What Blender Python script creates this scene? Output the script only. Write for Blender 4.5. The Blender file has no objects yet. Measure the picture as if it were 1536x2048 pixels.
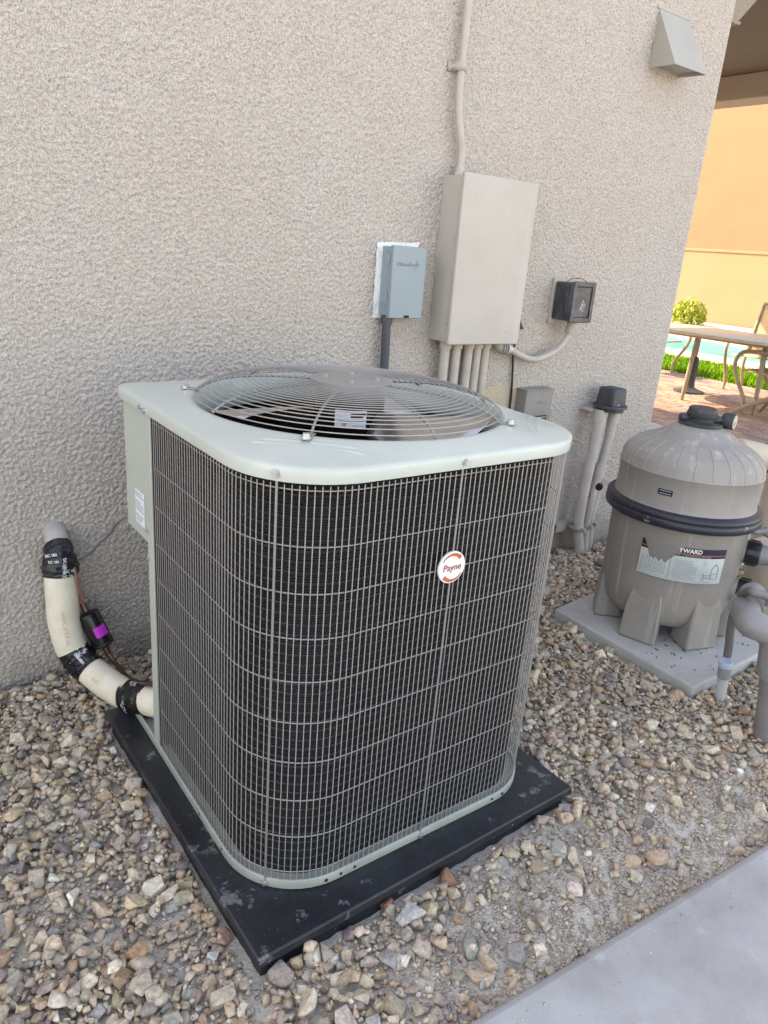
import bpy, bmesh, math, random
import numpy as np
from mathutils import Vector, Matrix
R_ = math.radians
random.seed(11)
rng = np.random.default_rng(11)
sc = bpy.context.scene
col = sc.collection

# ------------------------------------------------------------------ camera, sky, sun, exposure
cam_d = bpy.data.cameras.new('camera'); cam = bpy.data.objects.new('camera', cam_d); col.objects.link(cam)
yaw, pit, rol = R_(37.136), R_(19.616), R_(4.678)
f0 = Vector((math.sin(yaw), math.cos(yaw), 0)); r0 = Vector((math.cos(yaw), -math.sin(yaw), 0)); u0 = Vector((0, 0, 1))
f2 = f0 * math.cos(pit) - u0 * math.sin(pit); u2 = u0 * math.cos(pit) + f0 * math.sin(pit)
r3 = r0 * math.cos(rol) + u2 * math.sin(rol); u3 = u2 * math.cos(rol) - r0 * math.sin(rol)
cam.matrix_world = Matrix(((r3.x, u3.x, -f2.x, 0), (r3.y, u3.y, -f2.y, 0), (r3.z, u3.z, -f2.z, 1.3), (0, 0, 0, 1)))
cam_d.sensor_fit = 'HORIZONTAL'; cam_d.sensor_width = 36.0; cam_d.lens = 36 * 1473.6 / 1536
cam_d.clip_start = 0.02; cam_d.clip_end = 600
sc.camera = cam
SUN_EL, SUN_AZ = R_(40), R_(-31)
world = bpy.data.worlds.new('World'); sc.world = world; world.use_nodes = True
wn = world.node_tree.nodes; wl = world.node_tree.links
sky = wn.new('ShaderNodeTexSky'); sky.sky_type = 'NISHITA'; sky.sun_disc = False
sky.sun_elevation = SUN_EL; sky.sun_rotation = SUN_AZ; sky.dust_density = 2.0
wl.new(sky.outputs[0], wn['Background'].inputs[0]); wn['Background'].inputs[1].default_value = 0.15
sun_d = bpy.data.lights.new('sun', 'SUN'); sun_d.energy = 2.0; sun_d.angle = R_(0.5); sun_d.color = (1.0, 0.93, 0.83)
sun = bpy.data.objects.new('sun', sun_d); col.objects.link(sun)
sd = Vector((math.sin(SUN_AZ) * math.cos(SUN_EL), math.cos(SUN_AZ) * math.cos(SUN_EL), math.sin(SUN_EL)))
sun.rotation_euler = (-sd).to_track_quat('-Z', 'Y').to_euler(); sun.location = (0, 0, 30)
vs = sc.view_settings
vs.view_transform = 'Standard'; vs.look = 'None'; vs.gamma = 1.0; vs.use_curve_mapping = False
vs.exposure = 2.46
vs.use_white_balance = True; vs.white_balance_temperature = 9300; vs.white_balance_tint = 16
sc.cycles.use_denoising = True
sc.cycles.max_bounces = 8; sc.cycles.diffuse_bounces = 5

# ------------------------------------------------------------------ materials
MATS = {}
def mat(name, color, rough=0.6, metal=0.0, var=None, vscale=6.0, vdetail=4.0, bump=0.0, bscale=60.0, bdist=0.002,
        spec=0.5, coat=0.0, lo=0.4, hi=0.62, spots=None, streak=None, speck=None):
    """Principled with optional soft colour variation (var = second colour), fine bump and small specks."""
    if name in MATS: return MATS[name]
    m = bpy.data.materials.new(name); m.use_nodes = True
    nt = m.node_tree; n = nt.nodes; l = nt.links; p = n['Principled BSDF']
    p.inputs['Base Color'].default_value = (*color, 1); p.inputs['Roughness'].default_value = rough
    p.inputs['Metallic'].default_value = metal; p.inputs['Specular IOR Level'].default_value = spec
    p.inputs['Coat Weight'].default_value = coat
    geo = n.new('ShaderNodeNewGeometry')
    src = None
    if var is not None:
        t = n.new('ShaderNodeTexNoise'); t.inputs['Scale'].default_value = vscale; t.inputs['Detail'].default_value = vdetail
        t.inputs['Roughness'].default_value = 0.65
        l.new(geo.outputs['Position'], t.inputs['Vector'])
        r = n.new('ShaderNodeMapRange'); r.inputs[1].default_value = lo; r.inputs[2].default_value = hi
        l.new(t.outputs['Fac'], r.inputs[0])
        mx = n.new('ShaderNodeMix'); mx.data_type = 'RGBA'
        mx.inputs[6].default_value = (*color, 1); mx.inputs[7].default_value = (*var, 1)
        l.new(r.outputs[0], mx.inputs[0]); src = mx.outputs[2]
    if spots is not None:       # (colour, scale, threshold)
        t = n.new('ShaderNodeTexNoise'); t.inputs['Scale'].default_value = spots[1]; t.inputs['Detail'].default_value = 5
        t.inputs['Roughness'].default_value = 0.7
        l.new(geo.outputs['Position'], t.inputs['Vector'])
        r = n.new('ShaderNodeMapRange'); r.inputs[1].default_value = spots[2]; r.inputs[2].default_value = spots[2] + 0.06
        l.new(t.outputs['Fac'], r.inputs[0])
        mx = n.new('ShaderNodeMix'); mx.data_type = 'RGBA'; mx.inputs[6].default_value = (*color, 1)
        if src: l.new(src, mx.inputs[6])
        mx.inputs[7].default_value = (*spots[0], 1); l.new(r.outputs[0], mx.inputs[0]); src = mx.outputs[2]
    for kind_, q in (('streak', streak), ('speck', speck)):      # (colour, scale, threshold, softness)
        if q is None: continue
        t = n.new('ShaderNodeTexNoise'); t.inputs['Scale'].default_value = q[1]; t.inputs['Detail'].default_value = 4; t.inputs['Roughness'].default_value = 0.6
        if kind_ == 'streak':
            mp = n.new('ShaderNodeMapping'); mp.inputs['Scale'].default_value = (1, 1, 0.05); l.new(geo.outputs['Position'], mp.inputs['Vector']); l.new(mp.outputs[0], t.inputs['Vector'])
        else: l.new(geo.outputs['Position'], t.inputs['Vector'])
        r = n.new('ShaderNodeMapRange'); r.inputs[1].default_value = q[2]; r.inputs[2].default_value = q[2] + q[3]
        l.new(t.outputs['Fac'], r.inputs[0])
        mx = n.new('ShaderNodeMix'); mx.data_type = 'RGBA'; mx.inputs[6].default_value = (*color, 1)
        if src: l.new(src, mx.inputs[6])
        mx.inputs[7].default_value = (*q[0], 1); l.new(r.outputs[0], mx.inputs[0]); src = mx.outputs[2]
    if src: l.new(src, p.inputs['Base Color'])
    if bump > 0:
        t = n.new('ShaderNodeTexNoise'); t.inputs['Scale'].default_value = bscale; t.inputs['Detail'].default_value = 4
        l.new(geo.outputs['Position'], t.inputs['Vector'])
        b = n.new('ShaderNodeBump'); b.inputs['Strength'].default_value = bump; b.inputs['Distance'].default_value = bdist
        l.new(t.outputs['Fac'], b.inputs['Height']); l.new(b.outputs[0], p.inputs['Normal'])
    MATS[name] = m
    return m

def stucco(name, color, dark, strength=1.0, scale=150.0, dist=0.006, tint=None, splash=False):
    m = bpy.data.materials.new(name); m.use_nodes = True
    nt = m.node_tree; n = nt.nodes; l = nt.links; p = n['Principled BSDF']
    p.inputs['Roughness'].default_value = 0.92; p.inputs['Specular IOR Level'].default_value = 0.2
    geo = n.new('ShaderNodeNewGeometry')
    t1 = n.new('ShaderNodeTexNoise'); t1.inputs['Scale'].default_value = scale; t1.inputs['Detail'].default_value = 3; t1.inputs['Roughness'].default_value = 0.6
    t2 = n.new('ShaderNodeTexVoronoi'); t2.inputs['Scale'].default_value = scale * 0.75; t2.feature = 'SMOOTH_F1'; t2.inputs['Smoothness'].default_value = 0.6
    t4 = n.new('ShaderNodeTexNoise'); t4.inputs['Scale'].default_value = scale * 0.22; t4.inputs['Detail'].default_value = 2
    for t in (t1, t2, t4): l.new(geo.outputs['Position'], t.inputs['Vector'])
    a = n.new('ShaderNodeMath'); a.operation = 'SUBTRACT'; l.new(t1.outputs['Fac'], a.inputs[0])
    k = n.new('ShaderNodeMath'); k.operation = 'MULTIPLY'; k.inputs[1].default_value = 0.45; l.new(t2.outputs['Distance'], k.inputs[0]); l.new(k.outputs[0], a.inputs[1])
    k2 = n.new('ShaderNodeMath'); k2.operation = 'MULTIPLY_ADD'; k2.inputs[1].default_value = 0.15; l.new(t4.outputs['Fac'], k2.inputs[0]); l.new(a.outputs[0], k2.inputs[2])
    b = n.new('ShaderNodeBump'); b.inputs['Strength'].default_value = strength; b.inputs['Distance'].default_value = dist
    l.new(k2.outputs[0], b.inputs['Height']); l.new(b.outputs[0], p.inputs['Normal'])
    r = n.new('ShaderNodeMapRange'); r.inputs[1].default_value = 0.25; r.inputs[2].default_value = 0.6; l.new(t1.outputs['Fac'], r.inputs[0])  # hollows of the bump darkened too: relief shading put into the colour
    mx = n.new('ShaderNodeMix'); mx.data_type = 'RGBA'; mx.inputs[6].default_value = (*dark, 1); mx.inputs[7].default_value = (*color, 1)
    l.new(r.outputs[0], mx.inputs[0])
    t3 = n.new('ShaderNodeTexNoise'); t3.inputs['Scale'].default_value = 1.6; t3.inputs['Detail'].default_value = 5; l.new(geo.outputs['Position'], t3.inputs['Vector'])
    r2 = n.new('ShaderNodeMapRange'); r2.inputs[1].default_value = 0.35; r2.inputs[2].default_value = 0.7; r2.inputs[3].default_value = 0.0; r2.inputs[4].default_value = 0.5; l.new(t3.outputs['Fac'], r2.inputs[0])
    mx2 = n.new('ShaderNodeMix'); mx2.data_type = 'RGBA'; mx2.blend_type = 'MULTIPLY'
    l.new(r2.outputs[0], mx2.inputs[0]); l.new(mx.outputs[2], mx2.inputs[6]); mx2.inputs[7].default_value = (*(tint or (0.96, 0.90, 0.85)), 1)
    out = mx2.outputs[2]
    if splash:      # soil splashed up the foot of the wall by rain
        sp_ = n.new('ShaderNodeSeparateXYZ'); l.new(geo.outputs['Position'], sp_.inputs[0])
        t5 = n.new('ShaderNodeTexNoise'); t5.inputs['Scale'].default_value = 7; t5.inputs['Detail'].default_value = 8; l.new(geo.outputs['Position'], t5.inputs['Vector'])
        q = n.new('ShaderNodeMath'); q.operation = 'MULTIPLY_ADD'; q.inputs[1].default_value = 0.34; q.inputs[2].default_value = -0.10; l.new(t5.outputs['Fac'], q.inputs[0])
        d = n.new('ShaderNodeMath'); d.operation = 'SUBTRACT'; l.new(q.outputs[0], d.inputs[0]); l.new(sp_.outputs[2], d.inputs[1])
        r5 = n.new('ShaderNodeMapRange'); r5.inputs[1].default_value = -0.03; r5.inputs[2].default_value = 0.08; r5.inputs[4].default_value = 0.55; l.new(d.outputs[0], r5.inputs[0])
        m5 = n.new('ShaderNodeMix'); m5.data_type = 'RGBA'; l.new(r5.outputs[0], m5.inputs[0]); l.new(out, m5.inputs[6]); m5.inputs[7].default_value = (0.30, 0.255, 0.21, 1); out = m5.outputs[2]
    l.new(out, p.inputs['Base Color'])
    return m

def attr_mat(name, use_object, rough=0.85, bump=0.6, bscale=220, bdist=0.0015, vs_=120):
    """Colour from the piece itself (object colour, or the per-piece attribute of a joined mass) plus mineral grain."""
    m = bpy.data.materials.new(name); m.use_nodes = True
    nt = m.node_tree; n = nt.nodes; l = nt.links; p = n['Principled BSDF']
    p.inputs['Roughness'].default_value = rough; p.inputs['Specular IOR Level'].default_value = 0.15
    if use_object:
        s = n.new('ShaderNodeObjectInfo'); out = s.outputs['Color']
    else:
        s = n.new('ShaderNodeAttribute'); s.attribute_name = 'col'; out = s.outputs['Color']
    geo = n.new('ShaderNodeNewGeometry')
    t = n.new('ShaderNodeTexNoise'); t.inputs['Scale'].default_value = vs_; t.inputs['Detail'].default_value = 5; t.inputs['Roughness'].default_value = 0.7
    l.new(geo.outputs['Position'], t.inputs['Vector'])
    r = n.new('ShaderNodeMapRange'); r.inputs[1].default_value = 0.3; r.inputs[2].default_value = 0.72; r.inputs[3].default_value = 0.62; r.inputs[4].default_value = 1.4
    l.new(t.outputs['Fac'], r.inputs[0])
    v = n.new('ShaderNodeVectorMath'); v.operation = 'SCALE'; l.new(out, v.inputs[0]); l.new(r.outputs[0], v.inputs['Scale'])
    l.new(v.outputs[0], p.inputs['Base Color'])
    t2 = n.new('ShaderNodeTexNoise'); t2.inputs['Scale'].default_value = bscale; t2.inputs['Detail'].default_value = 4
    l.new(geo.outputs['Position'], t2.inputs['Vector'])
    b = n.new('ShaderNodeBump'); b.inputs['Strength'].default_value = bump; b.inputs['Distance'].default_value = bdist
    l.new(t2.outputs['Fac'], b.inputs['Height']); l.new(b.outputs[0], p.inputs['Normal'])
    return m

M_STUCCO = stucco('stucco_wall', (0.60, 0.546, 0.505), (0.19, 0.171, 0.156), 0.8, 270.0, 0.003, splash=True)
M_FOUND = mat('foundation', (0.36, 0.32, 0.28), 0.9, var=(0.27, 0.24, 0.21), vscale=9, bump=0.5, bscale=120)
M_BEIGE = mat('beige_paint', (0.445, 0.41, 0.375), 0.5, var=(0.415, 0.38, 0.345), vscale=5, streak=((0.46, 0.43, 0.40), 22, 0.56, 0.2), bump=0.15, bscale=500, bdist=0.0006)
M_BEIGE2 = mat('beige_conduit', (0.455, 0.41, 0.37), 0.5, var=(0.41, 0.37, 0.33), vscale=20, bump=0.1, bscale=300, bdist=0.0006)
M_BLUEGREY = mat('blue_grey_paint', (0.235, 0.30, 0.335), 0.45, var=(0.22, 0.285, 0.32), vscale=4, bump=0.1, bscale=600, bdist=0.0004)
M_WHITEPAINT = mat('white_primer', (0.80, 0.82, 0.82), 0.7, bump=1.0, bscale=150, bdist=0.004)
M_DARKPLASTIC = mat('black_plastic', (0.028, 0.029, 0.033), 0.5, var=(0.07, 0.07, 0.078), vscale=25, bump=0.2, bscale=200)
M_SMOKE = mat('scuffed_black_plastic', (0.04, 0.04, 0.048), 0.42, var=(0.12, 0.12, 0.135), vscale=30, vdetail=8, lo=0.45, hi=0.75, bump=0.3, bscale=140)
M_WHIP = mat('dark_grey_conduit', (0.052, 0.062, 0.075), 0.5)
M_RUBBER = mat('black_cable', (0.012, 0.012, 0.013), 0.55)
M_SAGE = mat('sage_paint', (0.50, 0.548, 0.50), 0.30, var=(0.455, 0.50, 0.455), vscale=4, streak=((0.52, 0.56, 0.51), 9, 0.58, 0.2), bump=0.05, bscale=500, bdist=0.0004, coat=0.25)
M_SAGE2 = mat('sage_panel_paint', (0.42, 0.462, 0.41), 0.42, var=(0.385, 0.425, 0.378), vscale=5, bump=0.1, bscale=350, bdist=0.0005)
M_TRAY = mat('tray_paint', (0.40, 0.42, 0.38), 0.45, var=(0.34, 0.36, 0.33), vscale=12)
M_WIRE = mat('guard_wire', (0.38, 0.36, 0.345), 0.36, metal=0.35)
M_STRAP = mat('guard_strap', (0.30, 0.30, 0.295), 0.42, metal=0.5)
M_ZINC = mat('zinc', (0.55, 0.57, 0.60), 0.32, metal=0.9)
M_GALV = mat('galvanised_blade', (0.56, 0.55, 0.55), 0.28, metal=0.85, var=(0.46, 0.44, 0.42), vscale=18)
M_HUB = mat('hub_plate_metal', (0.36, 0.35, 0.34), 0.45, metal=0.6)
M_BLACK = mat('black_enamel', (0.008, 0.008, 0.009), 0.3)
M_VOID = mat('cavity_shade_paint', (0.006, 0.006, 0.006), 0.9)  # near black colour stands for the shade in holes and gaps
M_LABELW = mat('white_label', (0.72, 0.76, 0.82), 0.5)
M_INK = mat('ink', (0.02, 0.02, 0.025), 0.6)
M_INKGREY = mat('grey_ink', (0.28, 0.30, 0.34), 0.6)
M_BADGE = mat('badge_white', (0.78, 0.79, 0.80), 0.3)
M_ORANGE = mat('badge_orange', (0.58, 0.12, 0.03), 0.4)
M_RED = mat('badge_red', (0.38, 0.02, 0.012), 0.4)
M_PAD = mat('pad_plastic', (0.011, 0.013, 0.018), 0.42, var=(0.022, 0.025, 0.031), vscale=7, bump=0.35, bscale=300, bdist=0.0008,
            spots=((0.15, 0.15, 0.155), 13, 0.60), streak=None, speck=((0.17, 0.17, 0.175), 110, 0.665, 0.05))
M_INSUL = mat('pipe_insulation', (0.76, 0.70, 0.58), 0.7, var=(0.69, 0.62, 0.49), vscale=14, bump=0.2, bscale=200, spots=((0.40, 0.33, 0.26), 22, 0.70))
M_TAPE = mat('black_tape', (0.012, 0.012, 0.014), 0.22, bump=0.6, bscale=90, bdist=0.006)
M_TAPETXT = mat('tape_print', (0.62, 0.65, 0.70), 0.4)
M_INSTXT = mat('insulation_print', (0.55, 0.38, 0.20), 0.7)
M_COPPER = mat('dull_copper', (0.16, 0.09, 0.065), 0.4, metal=0.8)
M_COPPER2 = mat('pink_copper_tube', (0.42, 0.20, 0.15), 0.4, metal=0.4)
M_MAGENTA = mat('magenta_label', (0.50, 0.02, 0.50), 0.5)
M_TANK = mat('tank_plastic', (0.305, 0.281, 0.258), 0.5, var=(0.255, 0.235, 0.217), vscale=5, vdetail=8, bump=0.15, bscale=200, spots=((0.43, 0.415, 0.39), 24, 0.70), streak=((0.41, 0.39, 0.37), 26, 0.56, 0.14))
M_TANKRIB = mat('tank_rib', (0.34, 0.318, 0.295), 0.5)
M_BAND = mat('navy_band', (0.022, 0.022, 0.036), 0.4, spots=((0.34, 0.30, 0.26), 18, 0.64))
M_GREYPVC = mat('grey_pvc', (0.255, 0.247, 0.252), 0.5, var=(0.20, 0.195, 0.20), vscale=9, vdetail=6, bump=0.1, bscale=120, spots=((0.52, 0.52, 0.53), 26, 0.68))
M_BLACKUNION = mat('chipped_black_union', (0.014, 0.014, 0.018), 0.35, spots=((0.30, 0.28, 0.27), 24, 0.66))
M_HOSE = mat('grey_hose', (0.145, 0.14, 0.145), 0.6)
M_LTBLUE = mat('light_blue_nut', (0.42, 0.52, 0.66), 0.5)
M_FITGREY = mat('grey_fitting', (0.26, 0.29, 0.28), 0.5)
M_PVCW = mat('weathered_pvc', (0.48, 0.52, 0.52), 0.5)
M_PVCB = mat('painted_pvc', (0.50, 0.46, 0.42), 0.5, var=(0.44, 0.40, 0.37), vscale=12)
M_CAP = mat('dark_vent_cap', (0.03, 0.035, 0.04), 0.55, var=(0.055, 0.06, 0.065), vscale=15)
M_STEEL = mat('strut_steel', (0.38, 0.36, 0.33), 0.6, var=(0.28, 0.26, 0.24), vscale=14)
M_HOOD = mat('vent_hood_paint', (0.37, 0.355, 0.315), 0.5, var=(0.34, 0.325, 0.29), vscale=6)
M_CONC = mat('concrete', (0.46, 0.455, 0.45), 0.88, var=(0.345, 0.332, 0.322), vscale=4.8, vdetail=12, lo=0.36, hi=0.66, bump=0.6, bscale=420, bdist=0.0012,
             spots=((0.47, 0.455, 0.44), 9, 0.60), speck=((0.25, 0.245, 0.24), 240, 0.64, 0.05))
M_CONC2 = mat('pad_concrete', (0.46, 0.455, 0.44), 0.85, var=(0.37, 0.365, 0.35), vscale=6, vdetail=7, bump=0.4, bscale=90, bdist=0.002, spots=((0.16, 0.15, 0.13), 28, 0.70))
M_DIRT = mat('dirt', (0.68, 0.62, 0.54), 0.95, var=(0.50, 0.45, 0.385), vscale=14, vdetail=8, lo=0.35, hi=0.65, bump=1.0, bscale=170, bdist=0.006)
M_STONE = attr_mat('stone_piece', True)
M_GRAVEL = attr_mat('gravel_mass', False)
M_PAVER = attr_mat('paver_piece', True, bump=0.4, bscale=120, vs_=25)
M_PAVERS = attr_mat('paver_mass', False, bump=0.4, bscale=120, vs_=25)
M_GRASS = attr_mat('grass_blade', False, rough=0.6, bump=0.0, vs_=8)
M_WALLY = stucco('garden_wall_stucco', (0.285, 0.197, 0.122), (0.255, 0.173, 0.104), 0.6, 40.0, 0.01)
M_WALLP = stucco('neighbour_wall_stucco', (0.25, 0.168, 0.108), (0.22, 0.145, 0.092), 0.5, 40.0, 0.01)
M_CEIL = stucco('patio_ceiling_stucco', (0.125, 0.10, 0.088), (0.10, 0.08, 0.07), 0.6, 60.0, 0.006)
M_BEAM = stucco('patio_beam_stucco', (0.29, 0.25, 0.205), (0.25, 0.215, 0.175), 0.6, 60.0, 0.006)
M_BRONZE = mat('furniture_frame', (0.36, 0.28, 0.19), 0.5, var=(0.30, 0.23, 0.16), vscale=8)
M_SLING = mat('sling_fabric', (0.42, 0.33, 0.22), 0.8, bump=0.4, bscale=400)
M_TABLETOP = mat('table_top_stone', (0.52, 0.46, 0.37), 0.3, var=(0.44, 0.39, 0.31), vscale=12)
M_LEAF = mat('yellow_green_leaf', (0.30, 0.34, 0.035), 0.6, var=(0.17, 0.25, 0.02), vscale=9)  # plain leaf colour, mixed at random with a darker green
M_POOL = mat('pool_water', (0.035, 0.22, 0.22), 0.3, var=(0.09, 0.32, 0.30), vscale=1.6, bump=0.2, bscale=8, bdist=0.02, spec=0.02)
M_COPING = mat('pool_coping', (0.52, 0.45, 0.36), 0.8, var=(0.46, 0.40, 0.31), vscale=6)
M_LENS = mat('gauge_face', (0.55, 0.55, 0.40), 0.15)
M_TRBOX = mat('dull_box_grey', (0.255, 0.243, 0.228), 0.5, var=(0.225, 0.213, 0.20), vscale=14)
M_BRASS = mat('rusty_bushing', (0.45, 0.19, 0.08), 0.6)

# coil: dark fins with a fine corrugation
def coil_mat():
    m = bpy.data.materials.new('coil_fins'); m.use_nodes = True
    nt = m.node_tree; n = nt.nodes; l = nt.links; p = n['Principled BSDF']
    p.inputs['Roughness'].default_value = 0.55; p.inputs['Metallic'].default_value = 0.0; p.inputs['Specular IOR Level'].default_value = 0.3
    geo = n.new('ShaderNodeNewGeometry'); sep = n.new('ShaderNodeSeparateXYZ'); l.new(geo.outputs['Position'], sep.inputs[0])
    def wave(src, per):
        a = n.new('ShaderNodeMath'); a.operation = 'MULTIPLY'; a.inputs[1].default_value = 2 * math.pi / per; l.new(src, a.inputs[0])
        s = n.new('ShaderNodeMath'); s.operation = 'SINE'; l.new(a.outputs[0], s.inputs[0]); return s.outputs[0]
    sxy = n.new('ShaderNodeMath'); sxy.operation = 'ADD'; l.new(sep.outputs[0], sxy.inputs[0]); l.new(sep.outputs[1], sxy.inputs[1])
    wz = wave(sep.outputs[2], 0.0052); wx = wave(sxy.outputs[0], 0.0034)
    ad = n.new('ShaderNodeMath'); ad.operation = 'ADD'; l.new(wz, ad.inputs[0]); l.new(wx, ad.inputs[1])
    b = n.new('ShaderNodeBump'); b.inputs['Strength'].default_value = 0.9; b.inputs['Distance'].default_value = 0.0012
    l.new(ad.outputs[0], b.inputs['Height']); l.new(b.outputs[0], p.inputs['Normal'])
    t = n.new('ShaderNodeTexNoise'); t.inputs['Scale'].default_value = 5; t.inputs['Detail'].default_value = 6; l.new(geo.outputs['Position'], t.inputs['Vector'])
    r = n.new('ShaderNodeMapRange'); r.inputs[1].default_value = 0.35; r.inputs[2].default_value = 0.7; l.new(t.outputs['Fac'], r.inputs[0])
    mx = n.new('ShaderNodeMix'); mx.data_type = 'RGBA'; mx.inputs[6].default_value = (0.009, 0.0095, 0.010, 1); mx.inputs[7].default_value = (0.016, 0.0165, 0.017, 1)
    l.new(r.outputs[0], mx.inputs[0]); l.new(mx.outputs[2], p.inputs['Base Color'])
    return m
M_COIL = coil_mat()
M_TUBE = mat('coil_tube', (0.032, 0.035, 0.036), 0.35, metal=0.3)

# ------------------------------------------------------------------ geometry helpers
BASE = {}           # world position of each object's origin
def wpos(o): return BASE.get(o.name, Vector((0, 0, 0))) if o else Vector((0, 0, 0))
class MB:
    def __init__(s): s.v = []; s.f = []; s.sm = []
    def add(s, vs_, fs, smooth=False):
        o = len(s.v); s.v += [tuple(v) for v in vs_]
        for f in fs: s.f.append(tuple(o + i for i in f)); s.sm.append(smooth)
        return s
    def box(s, x0, x1, y0, y1, z0, z1):
        vs_ = [(x, y, z) for z in (z0, z1) for y in (y0, y1) for x in (x0, x1)]
        return s.add(vs_, [(0, 2, 3, 1), (4, 5, 7, 6), (0, 1, 5, 4), (2, 6, 7, 3), (0, 4, 6, 2), (1, 3, 7, 5)])
    def loft(s, loops, close=True, cap0=False, cap1=False, smooth=True):
        n = len(loops[0]); vs_ = [p for L in loops for p in L]; fs = []
        for i in range(len(loops) - 1):
            for j in range(n if close else n - 1):
                k = (j + 1) % n
                fs.append((i * n + j, i * n + k, (i + 1) * n + k, (i + 1) * n + j))
        s.add(vs_, fs, smooth)
        if cap0: s.add(loops[0], [tuple(reversed(range(n)))])
        if cap1: s.add(loops[-1], [tuple(range(n))])
        return s
    def tube(s, pts, r, n=8, caps=True, closed=False, jitter=0.0, flat=False):
        P = [Vector(p) for p in pts]; m = len(P)
        rr = r if isinstance(r, (list, tuple)) else [r] * m
        T = []
        for i in range(m):
            a = P[(i - 1) % m] if (closed or i > 0) else P[i]
            b = P[(i + 1) % m] if (closed or i < m - 1) else P[i]
            T.append((b - a).normalized())
        ref = Vector((0, 0, 1)) if abs(T[0].z) < 0.9 else Vector((1, 0, 0))
        N = (ref - T[0] * ref.dot(T[0])).normalized()
        loops = []
        for i in range(m):
            N = (N - T[i] * N.dot(T[i])).normalized(); B = T[i].cross(N)
            L = []
            for k in range(n):
                a = 2 * math.pi * k / n
                q = rr[i] * (1 + (random.uniform(-jitter, jitter) if jitter else 0))
                L.append(P[i] + (N * math.cos(a) + B * math.sin(a)) * q)
            loops.append(L)
        if closed:
            loops.append(loops[0]); return s.loft(loops)
        return s.loft(loops, cap0=caps, cap1=caps, smooth=not flat)
    def lathe(s, prof, c, n=48, a0=0, a1=360):
        full = abs(a1 - a0) >= 359.9
        loops = []
        for (r, z) in prof:
            L = []
            for k in range(n if full else n + 1):
                a = R_(a0 + (a1 - a0) * k / n); L.append((c[0] + r * math.cos(a), c[1] + r * math.sin(a), c[2] + z))
            loops.append(L)
        return s.loft(loops, close=full)
    def cyl(s, a, b, r, n=20, r2=None):
        return s.tube([a, b], [r, r if r2 is None else r2], n)
    def prism(s, poly, axis, d0, d1):
        """poly = list of 2D points; axis 'x','y','z' is the extrusion axis."""
        def P(p, d): return {'x': (d, p[0], p[1]), 'y': (p[0], d, p[1]), 'z': (p[0], p[1], d)}[axis]
        n = len(poly); vs_ = [P(p, d0) for p in poly] + [P(p, d1) for p in poly]
        fs = [tuple(range(n)), tuple(range(2 * n - 1, n - 1, -1))] + [(i, i + n, (i + 1) % n + n, (i + 1) % n) for i in range(n)]
        return s.add(vs_, fs)
    def build(s, name, m, parent=None, bevel=0.0, segs=2, sharp=40, label=None, kind=None):
        me = bpy.data.meshes.new(name); o = wpos(parent)
        me.from_pydata([(v[0] - o.x, v[1] - o.y, v[2] - o.z) for v in s.v], [], s.f)
        bm = bmesh.new(); bm.from_mesh(me); bmesh.ops.remove_doubles(bm, verts=bm.verts, dist=1e-6); bmesh.ops.recalc_face_normals(bm, faces=bm.faces); bm.to_mesh(me); bm.free()
        if any(s.sm) or bevel:
            me.polygons.foreach_set('use_smooth', [True] * len(me.polygons)); me.set_sharp_from_angle(angle=R_(sharp))
        me.materials.append(m)
        ob = bpy.data.objects.new(name, me); col.objects.link(ob)
        if parent: ob.parent = parent; BASE[ob.name] = o.copy()
        if bevel:
            bv = ob.modifiers.new('bevel', 'BEVEL'); bv.width = bevel; bv.segments = segs; bv.limit_method = 'ANGLE'; bv.angle_limit = R_(35)
        if label: ob['label'] = label
        if kind: ob['kind'] = kind
        return ob
def tag(o, label, cat, group=None, kind=None):
    o['label'] = label; o['category'] = cat
    if group: o['group'] = group
    if kind: o['kind'] = kind
    return o
def thing(name, loc, label, cat, group=None):
    o = bpy.data.objects.new(name, None); col.objects.link(o); o.location = loc; o.empty_display_size = 0.05
    BASE[o.name] = Vector(loc); return tag(o, label, cat, group)
def spline(pts, n=8):
    P = [Vector(p) for p in pts]; out = []
    for i in range(len(P) - 1):
        p0 = P[max(i - 1, 0)]; p1 = P[i]; p2 = P[i + 1]; p3 = P[min(i + 2, len(P) - 1)]
        for k in range(n):
            t = k / n
            out.append(0.5 * ((2 * p1) + (p2 - p0) * t + (2 * p0 - 5 * p1 + 4 * p2 - p3) * t * t + (3 * p1 - p0 - 3 * p2 + p3) * t ** 3))
    out.append(P[-1]); return out
def resample(pts, step):
    P = [Vector(p) for p in pts]; L = [0]
    for i in range(1, len(P)): L.append(L[-1] + (P[i] - P[i - 1]).length)
    n = max(1, round(L[-1] / step)); out = []; j = 0
    for k in range(n + 1):
        d = L[-1] * k / n
        while j < len(P) - 2 and L[j + 1] < d: j += 1
        t = (d - L[j]) / max(1e-9, L[j + 1] - L[j]); out.append(P[j].lerp(P[j + 1], min(1, max(0, t))))
    return out
def text_geo(s, width=None, height=None, extrude=0.0, shear=0.0, bold=0.0):
    cu = bpy.data.curves.new('lettering', 'FONT'); cu.body = s; cu.align_x = 'CENTER'; cu.align_y = 'CENTER'; cu.resolution_u = 3
    cu.shear = shear; cu.offset = bold; cu.extrude = 0.0
    ob = bpy.data.objects.new('lettering', cu); col.objects.link(ob)
    dg = bpy.context.evaluated_depsgraph_get(); ev = ob.evaluated_get(dg); me = ev.to_mesh()
    v = np.array([tuple(x.co) for x in me.vertices]); f = [tuple(p.vertices) for p in me.polygons]
    ev.to_mesh_clear(); bpy.data.objects.remove(ob); bpy.data.curves.remove(cu)
    v -= (v.max(0) + v.min(0)) / 2; ext = v.max(0) - v.min(0)
    k = (width / ext[0]) if width else height / ext[1]
    v *= k
    return v, f
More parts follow.
